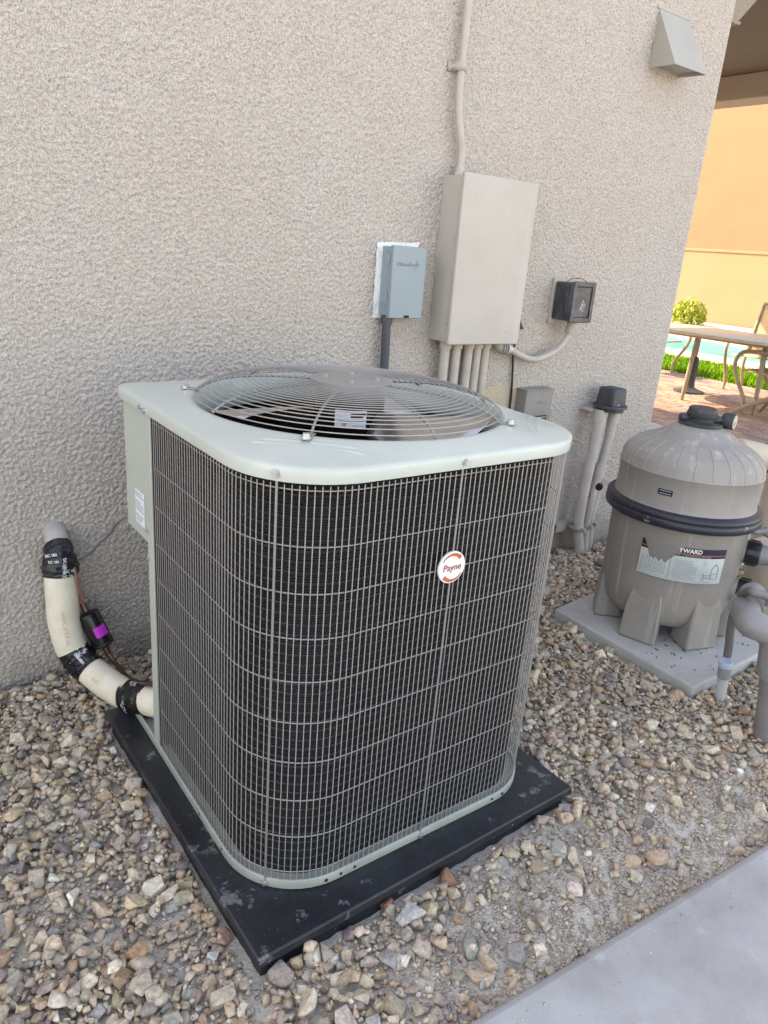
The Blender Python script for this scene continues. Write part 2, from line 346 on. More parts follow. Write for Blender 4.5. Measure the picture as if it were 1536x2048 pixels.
def text_flat(mb, s, c, xd, yd, **kw):
    v, f = text_geo(s, **kw); c = Vector(c); xd = Vector(xd); yd = Vector(yd)
    return mb.add([c + xd * float(p[0]) + yd * float(p[1]) for p in v], f)
def text_round(mb, s, axis_c, rad, ang, z, **kw):
    v, f = text_geo(s, **kw)
    return mb.add([(axis_c[0] + rad * math.cos(ang + p[0] / rad), axis_c[1] + rad * math.sin(ang + p[0] / rad), z + p[1]) for p in v], f)
def text_pipe(mb, s, c, t, nrm, rad, along=True, **kw):
    v, f = text_geo(s, **kw); c = Vector(c); t = Vector(t).normalized(); nrm = Vector(nrm); nrm = (nrm - t * nrm.dot(t)).normalized(); b = t.cross(nrm)
    out = []
    for p in v:
        a, q = (float(p[0]), float(p[1])) if along else (float(p[1]), -float(p[0]))
        out.append(c + t * a + (nrm * math.cos(q / rad) + b * math.sin(q / rad)) * rad)
    return mb.add(out, f)
def curved_panel(mb, c, rad, a0, a1, z0, z1, n=24, th=0.0008, top=None):
    """thin sheet wrapped on a vertical cylinder; top(t) may cut its upper edge."""
    lo = []; hi = []
    for k in range(n + 1):
        t = k / n; a = a0 + (a1 - a0) * t; zt = top(t) if top else z1
        lo.append((c[0] + rad * math.cos(a), c[1] + rad * math.sin(a), z0)); hi.append((c[0] + rad * math.cos(a), c[1] + rad * math.sin(a), zt))
    return mb.loft([lo, hi], close=False)
def screw(parent, c, d, r=0.006, h=0.004, name='screw', m=None):
    c = Vector(c); d = Vector(d).normalized()
    mb = MB(); mb.cyl(c - d * 0.001, c + d * h * 0.35, r * 1.45, 14); mb.tube([c + d * h * 0.35, c + d * h], r, 6, flat=True)
    return mb.build(name, m or M_ZINC, parent)

W = 2.135                      # the house wall plane
# ------------------------------------------------------------------ ground and setting
MB().add([(-300, -300, -0.055), (300, -300, -0.055), (300, 300, -0.055), (-300, 300, -0.055)], [(0, 1, 2, 3)]).build('ground', M_DIRT, kind='structure')

# house: stucco side wall with its corner, foundation strip, primer patch
house = thing('house', (0, W, 0), 'beige grey stucco house wall carrying the electrical boxes, behind the condenser', 'house')
CX = 3.237
hw = MB()
SX0, SZ1 = 0.02, 2.52        # the near part of the stucco is real relief, the rest a plain sheet
hw.add([(-7, W, -0.05), (SX0, W, -0.05), (SX0, W, 5.5), (-7, W, 5.5)], [(0, 1, 2, 3)])
hw.add([(SX0, W, SZ1), (CX, W, SZ1), (CX, W, 5.5), (SX0, W, 5.5)], [(0, 1, 2, 3)])
hw.add([(CX, W, 0.092), (CX, 11, 0.092), (CX, 11, 5.5), (CX, W, 5.5)], [(0, 1, 2, 3)])
hw.add([(-7, W, -.05), (-7, 11, -.05), (-7, 11, 5.5), (-7, W, 5.5)], [(0, 1, 2, 3)])
hw.add([(-7, 11, -.05), (CX, 11, -.05), (CX, 11, 5.5), (-7, 11, 5.5)], [(0, 1, 2, 3)])
hw.add([(-7, W, 5.5), (CX, W, 5.5), (CX, 11, 5.5), (-7, 11, 5.5)], [(0, 1, 2, 3)])  # unseen height above the frame chosen to keep the side yard shaded
hw.build('stucco_wall', M_STUCCO, house)
def stucco_relief():
    st_ = 0.0034; gx_ = np.arange(SX0, CX + st_ / 2, st_); gx_[-1] = CX; gz_ = np.arange(-0.05, SZ1 + st_ / 2, st_); gz_[-1] = SZ1
    a, b = len(gx_), len(gz_)
    def blur(h, s):
        k = np.exp(-0.5 * (np.arange(-int(3 * s) - 1, int(3 * s) + 2) / s) ** 2); k /= k.sum()
        h = np.apply_along_axis(lambda v: np.convolve(v, k, 'same'), 0, h); return np.apply_along_axis(lambda v: np.convolve(v, k, 'same'), 1, h)
    r = np.random.default_rng(5); n1 = r.normal(0, 1, (a, b)); n2 = r.normal(0, 1, (a, b))
    h1 = blur(n1, 0.70) - 0.92 * blur(n1, 1.9); h1 /= h1.std(); h2 = blur(n2, 1.5); h2 /= h2.std()
    h = 0.95 * h1 + 0.10 * h2
    h = np.clip(h, -2.0, 1.3) * 0.0022
    e = np.minimum.reduce([np.arange(a)[:, None] + 0 * h, (a - 1 - np.arange(a))[:, None] + 0 * h, (b - 1 - np.arange(b))[None, :] + 0 * h])
    h = h * np.clip(e / 3, 0, 1)
    V = np.empty((a, b, 3), np.float32); V[..., 0] = gx_[:, None]; V[..., 2] = gz_[None, :]; V[..., 1] = W - h
    V[..., 1] -= BASE['house'].y
    idx = np.arange(a * b).reshape(a, b)
    F = np.stack([idx[:-1, :-1], idx[1:, :-1], idx[1:, 1:], idx[:-1, 1:]], -1)
    keep = ~((gx_[:-1, None] > 2.22 - st_ / 2) & (gz_[None, :-1] < 0.092 - st_ / 2)); F = F[keep].reshape(-1, 4)
    me = bpy.data.meshes.new('stucco_relief'); me.vertices.add(a * b); me.vertices.foreach_set('co', V.ravel())
    me.loops.add(F.size); me.loops.foreach_set('vertex_index', F.astype(np.int32).ravel())
    me.polygons.add(len(F)); me.polygons.foreach_set('loop_start', np.arange(0, F.size, 4, dtype=np.int32)); me.polygons.foreach_set('use_smooth', np.ones(len(F), bool))
    me.update(calc_edges=True); me.materials.append(M_STUCCO)
    o = bpy.data.objects.new('stucco_relief', me); col.objects.link(o); o.parent = house
stucco_relief()
MB().box(2.22, CX - 0.008, W + 0.008, 10.9, -0.05, 0.0915).build('foundation', M_FOUND, house)

# raised concrete strip along the patio, walkway at the right
def slab(name, poly, z0, z1, m, bevel=0.01, **k):
    o = MB().prism(poly, 'z', z0, z1).build(name, m, None, bevel=bevel, segs=3, **k); return o
slab('walkway', [(0.30, 0.643), (0.726, 0.609), (1.651, 0.546), (3.6, 0.414), (3.6, -6), (-4, -6), (-4, 0.93)], -0.05, 0.034, M_CONC, 0.020, kind='structure')
slab('concrete_strip', [(3.47, 0.42), (5.55, 0.42), (5.80, 2.94), (5.93, 3.92), (5.93, 10.9), (3.25, 10.9), (3.25, 2.15), (3.47, 2.15)], -0.05, 0.0, M_CONC2, 0.006, kind='structure')

# pavers
pav = thing('patio_paving', (6, 3, 0), 'red brick patio', 'patio')
for k_ in ('label', 'category'): del pav[k_]
pav['kind'] = 'structure'
MB().box(5.95, 9.35, -1, 10, -0.05, -0.006).build('mortar_bed', M_DIRT, pav)
pcs = [(0.33, 0.21, 0.17), (0.36, 0.25, 0.20), (0.28, 0.20, 0.18), (0.38, 0.28, 0.22), (0.31, 0.235, 0.22), (0.27, 0.22, 0.21)]
pm_v = None
bmp = bmesh.new(); bmesh.ops.create_cube(bmp, size=1); bmesh.ops.scale(bmp, vec=(0.097, 0.197, 0.05), verts=bmp.verts)
bmesh.ops.bevel(bmp, geom=[e for e in bmp.edges if e.verts[0].co.z > 0 and e.verts[1].co.z > 0], offset=0.004, segments=1, affect='EDGES')
paver_me = bpy.data.meshes.new('paver'); bmp.to_mesh(paver_me); bmp.free(); paver_me.materials.append(M_PAVER)
pv = np.array([tuple(v.co) for v in paver_me.vertices]); pf = [tuple(p.vertices) for p in paver_me.polygons]
cells = []
for i in range(44):
    for j in range(46):
        x = 6.0 + i * 0.1; y = 1.6 + j * 0.2 + (0.1 if i % 2 else 0)
        if x > 9.3: continue
        t = y / x; vis = 0.455 < t < 0.675
        cells.append((0 if vis else 1, math.hypot(x, y), x, y))
cells.sort()
massv, massf, massc = [], [], []
for q, (nv, dd, x, y) in enumerate(cells):
    c = random.choice(pcs); g = random.uniform(0.85, 1.15); c = (c[0] * g, c[1] * g, c[2] * g)
    z = -0.025 + random.uniform(-0.002, 0.002)
    if q < 300 and nv == 0:
        o = bpy.data.objects.new('paver', paver_me); col.objects.link(o); o.parent = pav; o.location = Vector((x, y, z)) - BASE[pav.name]; o.color = (*c, 1)
    else:
        n0 = len(massv); massv += [(a[0] + x, a[1] + y, a[2] + z) for a in pv]; massf += [tuple(n0 + i for i in f) for f in pf]; massc += [c] * len(pv)
def mass_mesh(name, v, f, c, m, parent, kind='stuff'):
    me = bpy.data.meshes.new(name); o = wpos(parent)
    me.from_pydata([(a[0] - o.x, a[1] - o.y, a[2] - o.z) for a in v], [], f)
    at = me.attributes.new('col', 'FLOAT_COLOR', 'POINT'); at.data.foreach_set('color', np.hstack([np.array(c, float), np.ones((len(c), 1))]).ravel())
    me.materials.append(m); ob = bpy.data.objects.new(name, me); col.objects.link(ob)
    if parent: ob.parent = parent
    ob['kind'] = kind; return ob
mass_mesh('pavers', massv, massf, massc, M_PAVERS, pav)

# lawn, pool, far walls
lawn = MB().box(9.35, 10.95, -2, 12, -0.05, -0.004).build('lawn', M_DIRT, kind='structure')
gv, gf, gc = [], [], []
for _ in range(16000):
    x = random.uniform(9.36, 10.94); y = random.uniform(3.5, 8.5)
    if not 0.42 < y / x < 0.70: continue
    h = random.uniform(0.04, 0.09); a = random.uniform(0, math.pi); w_ = 0.012; dx, dy = math.cos(a) * w_, math.sin(a) * w_
    n0 = len(gv); gv += [(x - dx, y - dy, -0.005), (x + dx, y + dy, -0.005), (x + random.uniform(-.03, .03), y + random.uniform(-.03, .03), h)]
    gf.append((n0, n0 + 1, n0 + 2)); g = random.uniform(0.7, 1.3); gc += [(0.12 * g, 0.28 * g, 0.012)] * 3
gr = mass_mesh('grass', gv, gf, gc, M_GRASS, None); tag(gr, 'bright green lawn strip between the brick patio and the pool', 'grass', kind='stuff')
MB().box(10.96, 12.0, -3, 14, -0.05, 0.03).build('pool_coping', M_COPING, bevel=0.012, kind='structure')
MB().add([(12.0, -3, -0.03), (15.0, -3, -0.03), (15.0, 14, -0.03), (12.0, 14, -0.03)], [(0, 1, 2, 3)]).build('water', M_POOL, kind='structure')
MB().box(15.0, 16.2, -3, 14, -0.05, 0.05).build('pool_deck', M_COPING, bevel=0.012, kind='structure')
MB().box(16.2, 19.55, -3, 15, -0.05, 0.06).build('planting_bed', M_DIRT, kind='structure')
gw = thing('garden_wall', (19.7, 10, 0), 'sunlit pale yellow stucco garden wall beyond the pool', 'wall')
MB().box(19.6, 19.8, 2, 22, -0.05, 1.90).build('wall_face', M_WALLY, gw)
MB().box(19.57, 19.83, 2, 22, 1.9, 1.97).build('wall_cap', M_WALLY, gw, bevel=0.01)
nh = thing('neighbour_house', (24, 12, 0), 'tall peach stucco house rising behind the yellow garden wall', 'house')
MB().box(24, 30, -4, 30, -0.05, 9).build('stucco_wall', M_WALLP, nh)
MB().box(23.7, 30.3, -4.3, 30.3, 9, 9.25).build('roof', M_CEIL, nh)

# patio cover over the shaded pavers
pc = thing('patio_cover', (6, 5, 3.3), 'brown stucco patio cover ceiling with lighter beam beyond the house corner', 'patio cover')
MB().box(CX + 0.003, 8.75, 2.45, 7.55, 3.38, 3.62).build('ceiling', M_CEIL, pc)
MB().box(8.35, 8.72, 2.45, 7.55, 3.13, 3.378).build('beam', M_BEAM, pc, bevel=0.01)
cb = MB().prism([(CX + 0.003, 2.455), (3.725, 2.455), (3.86, 2.585), (4.10, 2.85), (4.30, 3.377), (CX + 0.003, 3.377)], 'y', 2.42, 2.95).build('corbel', M_BEAM, pc, bevel=0.006)
MB().prism([(CX + 0.003, 2.440), (3.722, 2.440), (3.735, 2.4545), (CX + 0.003, 2.4545)], 'y', 2.41, 2.96).build('corbel_trim', M_BEAM, pc)

# ------------------------------------------------------------------ gravel
PAD = [(0.470, 0.891), (1.357, 0.907), (1.345, 1.800), (0.4545, 1.790)]
SLAB = [(2.105, 1.035), (2.80, 1.05), (2.80, 1.72), (2.118, 1.65)]
def inside(poly, x, y, grow=0.0):
    c = np.mean(poly, 0); s = 1 + grow / 0.45
    P = [(c[0] + (p[0] - c[0]) * s, c[1] + (p[1] - c[1]) * s) for p in poly]; ins = True
    for i in range(len(P)):
        a, b = P[i], P[(i + 1) % len(P)]
        if (b[0] - a[0]) * (y - a[1]) - (b[1] - a[1]) * (x - a[0]) < 0: return False
    return True
def curb_y(x): return 0.609 + (x - 0.726) * (0.546 - 0.609) / (1.651 - 0.726)
gb = bpy.data.objects.new('gravel_bed', None); col.objects.link(gb); gb['kind'] = 'structure'; BASE[gb.name] = Vector((0, 0, 0))
GX0, GX1, GY0, GY1, CS = -0.35, 3.47, 0.40, 2.135, 0.005
nx, ny = int((GX1 - GX0) / CS), int((GY1 - GY0) / CS)
gx = GX0 + (np.arange(nx) + .5) * CS; gy = GY0 + (np.arange(ny) + .5) * CS
XX, YY = np.meshgrid(gx, gy, indexing='ij')
def dirtness(x, y):
    """1 where the bare sandy patch shows near the walkway, 0 in deep gravel."""
    d = (y - curb_y(x)) / 0.26
    return np.clip(np.exp(-d * d) * np.clip((x - 0.55) / 0.45, 0, 1) * np.clip((2.3 - x) / 0.5, 0, 1), 0, 1)
lump = sum(0.004 * np.sin(XX * a + p) * np.sin(YY * b + q) for a, b, p, q in ((9, 11, 0, 1), (17, 13, 2, 0), (31, 27, 1, 3)))
rise = 0.020 * np.clip((2.10 - YY) / 0.40, 0, 1) * np.clip((YY - 0.50) / 0.25, 0.35, 1)
hm = -0.034 + 0.026 * dirtness(XX, YY) + lump * 0.6 + rise
hm_dirt = hm.copy()
# the sandy bed itself
st = 4
sx = np.arange(0, nx, st); sy = np.arange(0, ny, st)
bv_ = []; bf_ = []
fine = rng.normal(0, 0.0016, (len(sx), len(sy)))
for i, a in enumerate(sx):
    for j, b in enumerate(sy): bv_.append((gx[a], gy[b], hm[a, b] + fine[i, j]))
for i in range(len(sx) - 1):
    for j in range(len(sy) - 1):
        q = i * len(sy) + j; bf_.append((q, q + len(sy), q + len(sy) + 1, q + 1))
MB().add(bv_, bf_, True).build('sand', M_DIRT, gb, sharp=180)

protos = []
for k in range(48):
    bm = bmesh.new(); n = random.randint(12, 18); sq = random.uniform(0.5, 0.8)
    for _ in range(n):
        p = Vector((random.gauss(0, 1), random.gauss(0, 1), random.gauss(0, 1))).normalized()
        p = Vector([math.copysign(abs(c) ** sq, c) for c in p]) * random.uniform(0.80, 1.08)
        bm.verts.new(p)
    r = bmesh.ops.convex_hull(bm, input=bm.verts)
    bmesh.ops.delete(bm, geom=list({g for g in r['geom_interior'] + r['geom_unused'] if isinstance(g, bmesh.types.BMVert)}), context='VERTS')
    bmesh.ops.dissolve_limit(bm, angle_limit=R_(14), verts=bm.verts, edges=bm.edges)
    bmesh.ops.bevel(bm, geom=list(bm.edges), offset=0.07, segments=1, affect='EDGES', clamp_overlap=True) if k % 3 == 0 else None
    bmesh.ops.triangulate(bm, faces=bm.faces); bm.normal_update()
    me = bpy.data.meshes.new('stone'); bm.to_mesh(me); bm.free(); me.materials.append(M_STONE)
    if k % 3 == 0:
        me.polygons.foreach_set('use_smooth', [True] * len(me.polygons)); me.set_sharp_from_angle(angle=R_(48))
    V = np.array([tuple(v.co) for v in me.vertices]); F = np.array([tuple(p.vertices) for p in me.polygons])
    protos.append((me, V, F))
PAL = [((0.39, 0.355, 0.31), 5), ((0.32, 0.295, 0.265), 4), ((0.44, 0.375, 0.295), 5), ((0.42, 0.335, 0.255), 1.8), ((0.49, 0.45, 0.385), 3), ((0.36, 0.26, 0.195), 0.8),
       ((0.31, 0.255, 0.24), 2.0), ((0.29, 0.31, 0.30), 1.0), ((0.58, 0.54, 0.48), 0.9), ((0.18, 0.175, 0.175), 0.5), ((0.37, 0.345, 0.265), 2.2), ((0.64, 0.63, 0.59), 0.25)]
LOW = sorted(range(48), key=lambda q: len(protos[q][2]))[:24]
pw = np.array([p[1] for p in PAL]); pw = pw / pw.sum()
def stone_col():
    c = np.array(PAL[rng.choice(len(PAL), p=pw)][0]); return c * np.array((1.25, 1.13, 1.02)) * rng.uniform(0.86, 1.15) * (1 + rng.normal(0, 0.02, 3))
stones = []      # (x,y,z,scale3,rot,proto,col)
def drop(x, y, a, b, c, thr=0.016, sink=0.5):
    i = int((x - GX0) / CS); j = int((y - GY0) / CS); rad = max(1, int(a * 1.0 / CS))
    i0, i1, j0, j1 = max(i - rad, 0), min(i + rad + 1, nx), max(j - rad, 0), min(j + rad + 1, ny)
    if i1 <= i0 or j1 <= j0: return None
    sub = hm[i0:i1, j0:j1]; base = 0.6 * sub.mean() + 0.4 * sub.max() * 0.5 + 0.4 * 0.5 * sub.mean()
    if base > thr: return None
    zc = base + c * sink
    d2 = ((gx[i0:i1, None] - x) ** 2 + (gy[None, j0:j1] - y) ** 2) / (a * b)
    hm[i0:i1, j0:j1] = np.maximum(sub, np.where(d2 < 1, zc + c * 0.85 * np.sqrt(np.maximum(0, 1 - d2)), -1))
    return zc
def ok(x, y):
    if y > W - 0.012 or y < curb_y(x) + 0.006: return False
    if y < 1.09 - 0.64 * x - 0.28 and x < 0.75: return False
    if inside(PAD, x, y, 0.006) or inside(SLAB, x, y, 0.012): return False
    if x > 2.75 and y < 1.0: return False
    return True
tries = 0
while len(stones) < 15000 and tries < 60000:
    tries += 1
    best = None
    for _ in range(4):
        x = random.uniform(GX0 + .03, GX1 - .03); y = random.uniform(GY0 + .03, GY1 - .01)
        if not ok(x, y): continue
        if random.random() < 0.68 * float(dirtness(x, y)): continue
        h = hm[int((x - GX0) / CS), int((y - GY0) / CS)]
        if best is None or h < best[0]: best = (h, x, y)
    if best is None: continue
    _, x, y = best
    a = min(0.027, max(0.006, random.lognormvariate(math.log(0.0117), 0.34)))
    b = a * random.uniform(0.62, 1.0); c = a * random.uniform(0.42, 0.78)
    if y > W - 0.012 - a * .9 or y < curb_y(x) + a * .8: continue
    ii = int((x - GX0) / CS); jj = int((y - GY0) / CS); lim = 0.016 + rise[ii, jj]
    z = drop(x, y, a, b, c, thr=lim)
    if z is None: continue
    stones.append((x, y, z, (a, b, c), (random.gauss(0, .45), random.gauss(0, .45), random.uniform(0, 6.28)), random.randrange(48), stone_col()))
for _ in range(9000):          # smaller chips that settle into the gaps
    best = None
    for _ in range(5):
        x = random.uniform(GX0 + .03, GX1 - .03); y = random.uniform(GY0 + .03, GY1 - .01)
        if not ok(x, y) or random.random() < 0.45 * float(dirtness(x, y)): continue
        h = hm[int((x - GX0) / CS), int((y - GY0) / CS)]
        if best is None or h < best[0]: best = (h, x, y)
    if best is None: continue
    _, x, y = best; a = random.uniform(0.0045, 0.0085)
    z = drop(x, y, a, a * .8, a * .65, thr=0.006 + rise[int((x - GX0) / CS), int((y - GY0) / CS)])
    if z is not None: stones.append((x, y, z, (a, a * random.uniform(.6, .9), a * random.uniform(.5, .7)), (random.gauss(0, .4), random.gauss(0, .4), random.uniform(0, 6.28)), random.choice(LOW), stone_col()))
# a few stones one notices in the photograph
for x, y, a, cc in [(0.79, 0.838, 0.033, (0.46, 0.44, 0.42)), (0.775, 0.905, 0.016, (0.36, 0.17, 0.10)), (0.93, 0.885, 0.022, (0.33, 0.17, 0.11)), (1.10, 0.86, 0.024, (0.45, 0.38, 0.28)),
                    (1.31, 0.885, 0.02, (0.32, 0.27, 0.25)), (1.19, 0.80, 0.026, (0.42, 0.41, 0.36)), (1.30, 0.66, 0.019, (0.55, 0.50, 0.36)), (0.92, 0.67, 0.025, (0.30, 0.26, 0.24)),
                    (1.02, 0.69, 0.02, (0.42, 0.36, 0.29)), (0.60, 0.70, 0.019, (0.44, 0.42, 0.39)), (0.70, 0.79, 0.02, (0.36, 0.33, 0.31)), (0.60, 0.80, 0.018, (0.38, 0.30, 0.22)),
                    (0.30, 1.05, 0.021, (0.36, 0.22, 0.13)), (0.26, 1.02, 0.018, (0.35, 0.23, 0.15)), (0.42, 0.98, 0.015, (0.50, 0.52, 0.50))]:
    z = drop(x, y, a, a * .8, a * .7, thr=9, sink=0.45)
    stones.append((x, y, z, (a, a * .8, a * .7), (random.gauss(0, .3), random.gauss(0, .3), random.uniform(0, 6.28)), random.randrange(48), np.array(cc)))
def visible_rank(s):
    v = Vector((s[0], s[1], s[2] - 1.3)); d = v.dot(f2)
    px = 768 + 1473.6 * v.dot(r3) / d; py = 1024 - 1473.6 * v.dot(u3) / d
    if not (-20 < px < 1556 and 0 < py < 2068): return -1
    top = s[2] + s[3][2] * .8
    i = min(nx - 1, max(0, int((s[0] - GX0) / CS))); j = min(ny - 1, max(0, int((s[1] - GY0) / CS)))
    if hm[i, j] > top + 0.004: return -1
    return s[3][0] * s[3][1] / d ** 2
order = sorted(range(len(stones)), key=lambda i: -visible_rank(stones[i]))
indiv = set(order[:295])
from mathutils import Euler
vb, fb, cbuf = [], [], []; off = 0
def emit(x, y, z, s3, rot, k, c, lists):
    global off
    me, V, F = protos[k]
    Rm = np.array(Euler(rot).to_matrix())
    P = (V * np.array(s3)) @ Rm.T + np.array((x, y, z))
    lists[0].append(P); lists[1].append(F + off); lists[2].append(np.repeat(np.clip(np.array([c]), 0.02, 0.8), len(P), 0)); off += len(P)
for i, s in enumerate(stones):
    x, y, z, s3, rot, k, c = s
    if i in indiv:
        o = bpy.data.objects.new('stone', protos[k][0]); col.objects.link(o); o.parent = gb
        o.location = (x, y, z); o.rotation_euler = rot; o.scale = s3; o.color = (*np.clip(c, 0.02, 0.8), 1)
    else: emit(x, y, z, s3, rot, k, c, (vb, fb, cbuf))
def np_mass(name, vb, fb, cb_, m, parent):
    V = np.vstack(vb); F = np.vstack(fb); C = np.vstack(cb_)
    me = bpy.data.meshes.new(name); me.vertices.add(len(V)); me.vertices.foreach_set('co', V.astype(np.float32).ravel())
    me.loops.add(F.size); me.loops.foreach_set('vertex_index', F.astype(np.int32).ravel())
    me.polygons.add(len(F)); me.polygons.foreach_set('loop_start', np.arange(0, F.size, 3, dtype=np.int32))
    me.update(calc_edges=True); me.validate()
    at = me.attributes.new('col', 'FLOAT_COLOR', 'POINT'); at.data.foreach_set('color', np.hstack([C, np.ones((len(C), 1))]).astype(np.float32).ravel())
    me.materials.append(m); o = bpy.data.objects.new(name, me); col.objects.link(o)
    if parent: o.parent = parent
    o['kind'] = 'stuff'; return o
np_mass('gravel', vb, fb, cbuf, M_GRAVEL, gb)
# grit and chips between the stones and over the sandy patch
gp = []
for k in range(8):
    bm = bmesh.new()
    for _ in range(8):
        bm.verts.new(Vector((random.gauss(0, 1), random.gauss(0, 1), random.gauss(0, 1))).normalized())
    r = bmesh.ops.convex_hull(bm, input=bm.verts); bmesh.ops.triangulate(bm, faces=bm.faces)
    me = bpy.data.meshes.new('grit'); bm.to_mesh(me); bm.free()
    gp.append((me, np.array([tuple(v.co) for v in me.vertices]), np.array([tuple(p.vertices) for p in me.polygons])))
vb, fb, cbuf = [], [], []; off = 0
_save = protos; protos = gp
cnt = 0
while cnt < 36000:
    x = random.uniform(GX0 + .02, 2.9); y = random.uniform(GY0 + .02, W - .02)
    dn = float(dirtness(x, y))
    if random.random() > 0.10 + 0.9 * dn or not ok(x, y): continue
    i = int((x - GX0) / CS); j = int((y - GY0) / CS)
    if hm[i, j] > hm_dirt[i, j] + 0.007: cnt += 0.2; continue
    a = min(0.007, random.lognormvariate(math.log(0.0025), 0.45))
    base = hm_dirt[i, j]
    emit(x, y, base + a * 0.3, (a, a * random.uniform(.6, 1), a * random.uniform(.5, .9)), (0, 0, random.uniform(0, 6.28)), random.randrange(8), 0.45 * stone_col() + 0.55 * np.array((0.58, 0.52, 0.45)), (vb, fb, cbuf)); cnt += 1
for _ in range(170):           # a little kicked up on the concrete edge
    x = random.uniform(0.5, 2.4); y = curb_y(x) - abs(random.gauss(0, 0.045)) - 0.012; a = random.lognormvariate(math.log(0.0017), 0.4)
    emit(x, y, 0.034 + a * 0.4, (a, a * .8, a * .7), (0, 0, random.uniform(0, 6.28)), random.randrange(8), stone_col() * 1.1, (vb, fb, cbuf))
np_mass('grit', vb, fb, cbuf, M_GRAVEL, gb)
protos = _save

# ------------------------------------------------------------------ equipment pad
pad = thing('equipment_pad', (0.91, 1.35, -0.04), 'black plastic pad under the air conditioner, set in the gravel', 'pad')
def scale_poly(P, d):
    c = np.mean(P, 0); out = []
    for p in P: v = np.array(p) - c; out.append(tuple(c + v * (1 + d / np.linalg.norm(v))))
    return out
MB().loft([[(x, y, 0.052) for x, y in PAD], [(x, y, 0.030) for x, y in scale_poly(PAD, 0.002)]], cap0=True, cap1=True, smooth=False).build('pad_deck', M_PAD, pad, bevel=0.004)
MB().loft([[(x, y, 0.0295) for x, y in scale_poly(PAD, -0.022)], [(x, y, -0.045) for x, y in scale_poly(PAD, -0.014)]], cap0=True, cap1=True, smooth=False).build('skirt', M_PAD, pad)
# ------------------------------------------------------------------ air conditioner
X0, X1, Y0, Y1, RC = 0.520, 1.312, 0.975, 1.765, 0.17
ACX, ACY = 0.916, 1.370
ac = thing('air_conditioner', (ACX, ACY, 0.052), 'pale sage air conditioner condenser with round top fan and wire guard on black pad', 'air conditioner')
def arc(cx, cy, r, a0, a1, n=14): return [(cx + r * math.cos(R_(a0 + (a1 - a0) * k / n)), cy + r * math.sin(R_(a0 + (a1 - a0) * k / n))) for k in range(n + 1)]
def wrap(ins, ystart=1.545, tail=0.10):
    x0, x1, y0, y1 = X0 + ins, X1 - ins, Y0 + ins, Y1 - ins; r = RC - ins
    return [(x0, ystart)] + arc(x0 + r, y0 + r, r, 180, 270) + arc(x1 - r, y0 + r, r, 270, 360) + arc(x1 - r, y1 - r, r, 0, 90) + [(x0 + tail, y1)]
def rrect(x0, x1, y0, y1, rr, n=14):
    fl, fr, br, bl = rr
    return arc(x0 + fl, y0 + fl, fl, 180, 270, n) + arc(x1 - fr, y0 + fr, fr, 270, 360, n) + arc(x1 - br, y1 - br, br, 0, 90, n) + arc(x0 + bl, y1 - bl, bl, 90, 180, n)
# coil wall and its tube rows
path = resample([(x, y, 0) for x, y in wrap(0.026, 1.535)], 0.012)
path_in = resample([(x, y, 0) for x, y in wrap(0.060, 1.535, 0.12)], 0.012)
cm = MB(); cm.loft([[(p.x, p.y, 0.066) for p in path], [(p.x, p.y, 0.922) for p in path]], close=False)
cm.loft([[(p.x, p.y, 0.922) for p in path_in], [(p.x, p.y, 0.066) for p in path_in]], close=False)
coil = cm.build('coil', M_COIL, ac)
tb = MB(); tpath = resample([(x, y, 0) for x, y in wrap(0.0252, 1.533)], 0.03)
z = 0.085
while z < 0.915:
    tb.tube([(p.x, p.y, z) for p in tpath], 0.0022, 5); z += 0.0208
tb.build('coil_tubes', M_TUBE, ac, kind='stuff')
# wire guard: each wire a piece
gd = bpy.data.objects.new('coil_guard', None); col.objects.link(gd); gd.parent = ac; BASE[gd.name] = BASE[ac.name].copy()
vm = MB(); vm.tube([(0, 0, 0.072), (0, 0, 0.921)], 0.00108, 6)
wme = bpy.data.meshes.new('upright_wire'); wme.from_pydata(vm.v, [], vm.f); wme.polygons.foreach_set('use_smooth', [True] * len(wme.polygons)); wme.set_sharp_from_angle(angle=R_(50)); wme.materials.append(M_WIRE)
gpath = resample([(x, y, 0) for x, y in wrap(0.0, 1.540, 0.12)], 0.0128)
strap_xy = [(0.5676, 1.051), (0.911, 0.972)]
sp2 = [min(range(len(gpath)), key=lambda i: (gpath[i].x - a) ** 2 + (gpath[i].y - b) ** 2) for a, b in strap_xy]
for i, p in enumerate(gpath):
    if i in sp2: continue
    o = bpy.data.objects.new('upright_wire', wme); col.objects.link(o); o.parent = gd
    o.location = Vector((p.x + random.uniform(-.0004, .0004), p.y, 0)) - BASE[gd.name]
hpath = resample([(x, y, 0) for x, y in wrap(0.003, 1.542, 0.12)], 0.012)
for zz in [0.912] + [0.810 - 0.0895 * k for k in range(9)]:
    MB().tube([(p.x, p.y, zz) for p in hpath], 0.00125, 6).build('cross_wire', M_WIRE, gd)
for i in sp2:
    p = gpath[i]; t = (gpath[i + 1] - gpath[i - 1]).normalized(); nn = Vector((t.y, -t.x, 0))
    q = p + nn * 0.002
    L = [[q + t * a + nn * b + Vector((0, 0, zz)) for a, b in ((-.0021, 0), (.0021, 0), (.0021, .0018), (-.0021, .0018))] for zz in (0.060, 0.93)]
    MB().loft(L, cap0=True, cap1=True, smooth=False).build('guard_strap', M_STRAP, ac)
    screw(ac, q + nn * 0.0035 + Vector((0, 0, 0.063)), nn, 0.0042, 0.005)
    screw(ac, p + nn * 0.0085 + Vector((0, 0, 0.9395)), nn, 0.0052, 0.006)
screw(ac, (X1 + 0.0085, 1.20, 0.9395), (1, 0, 0), 0.0052, 0.006)
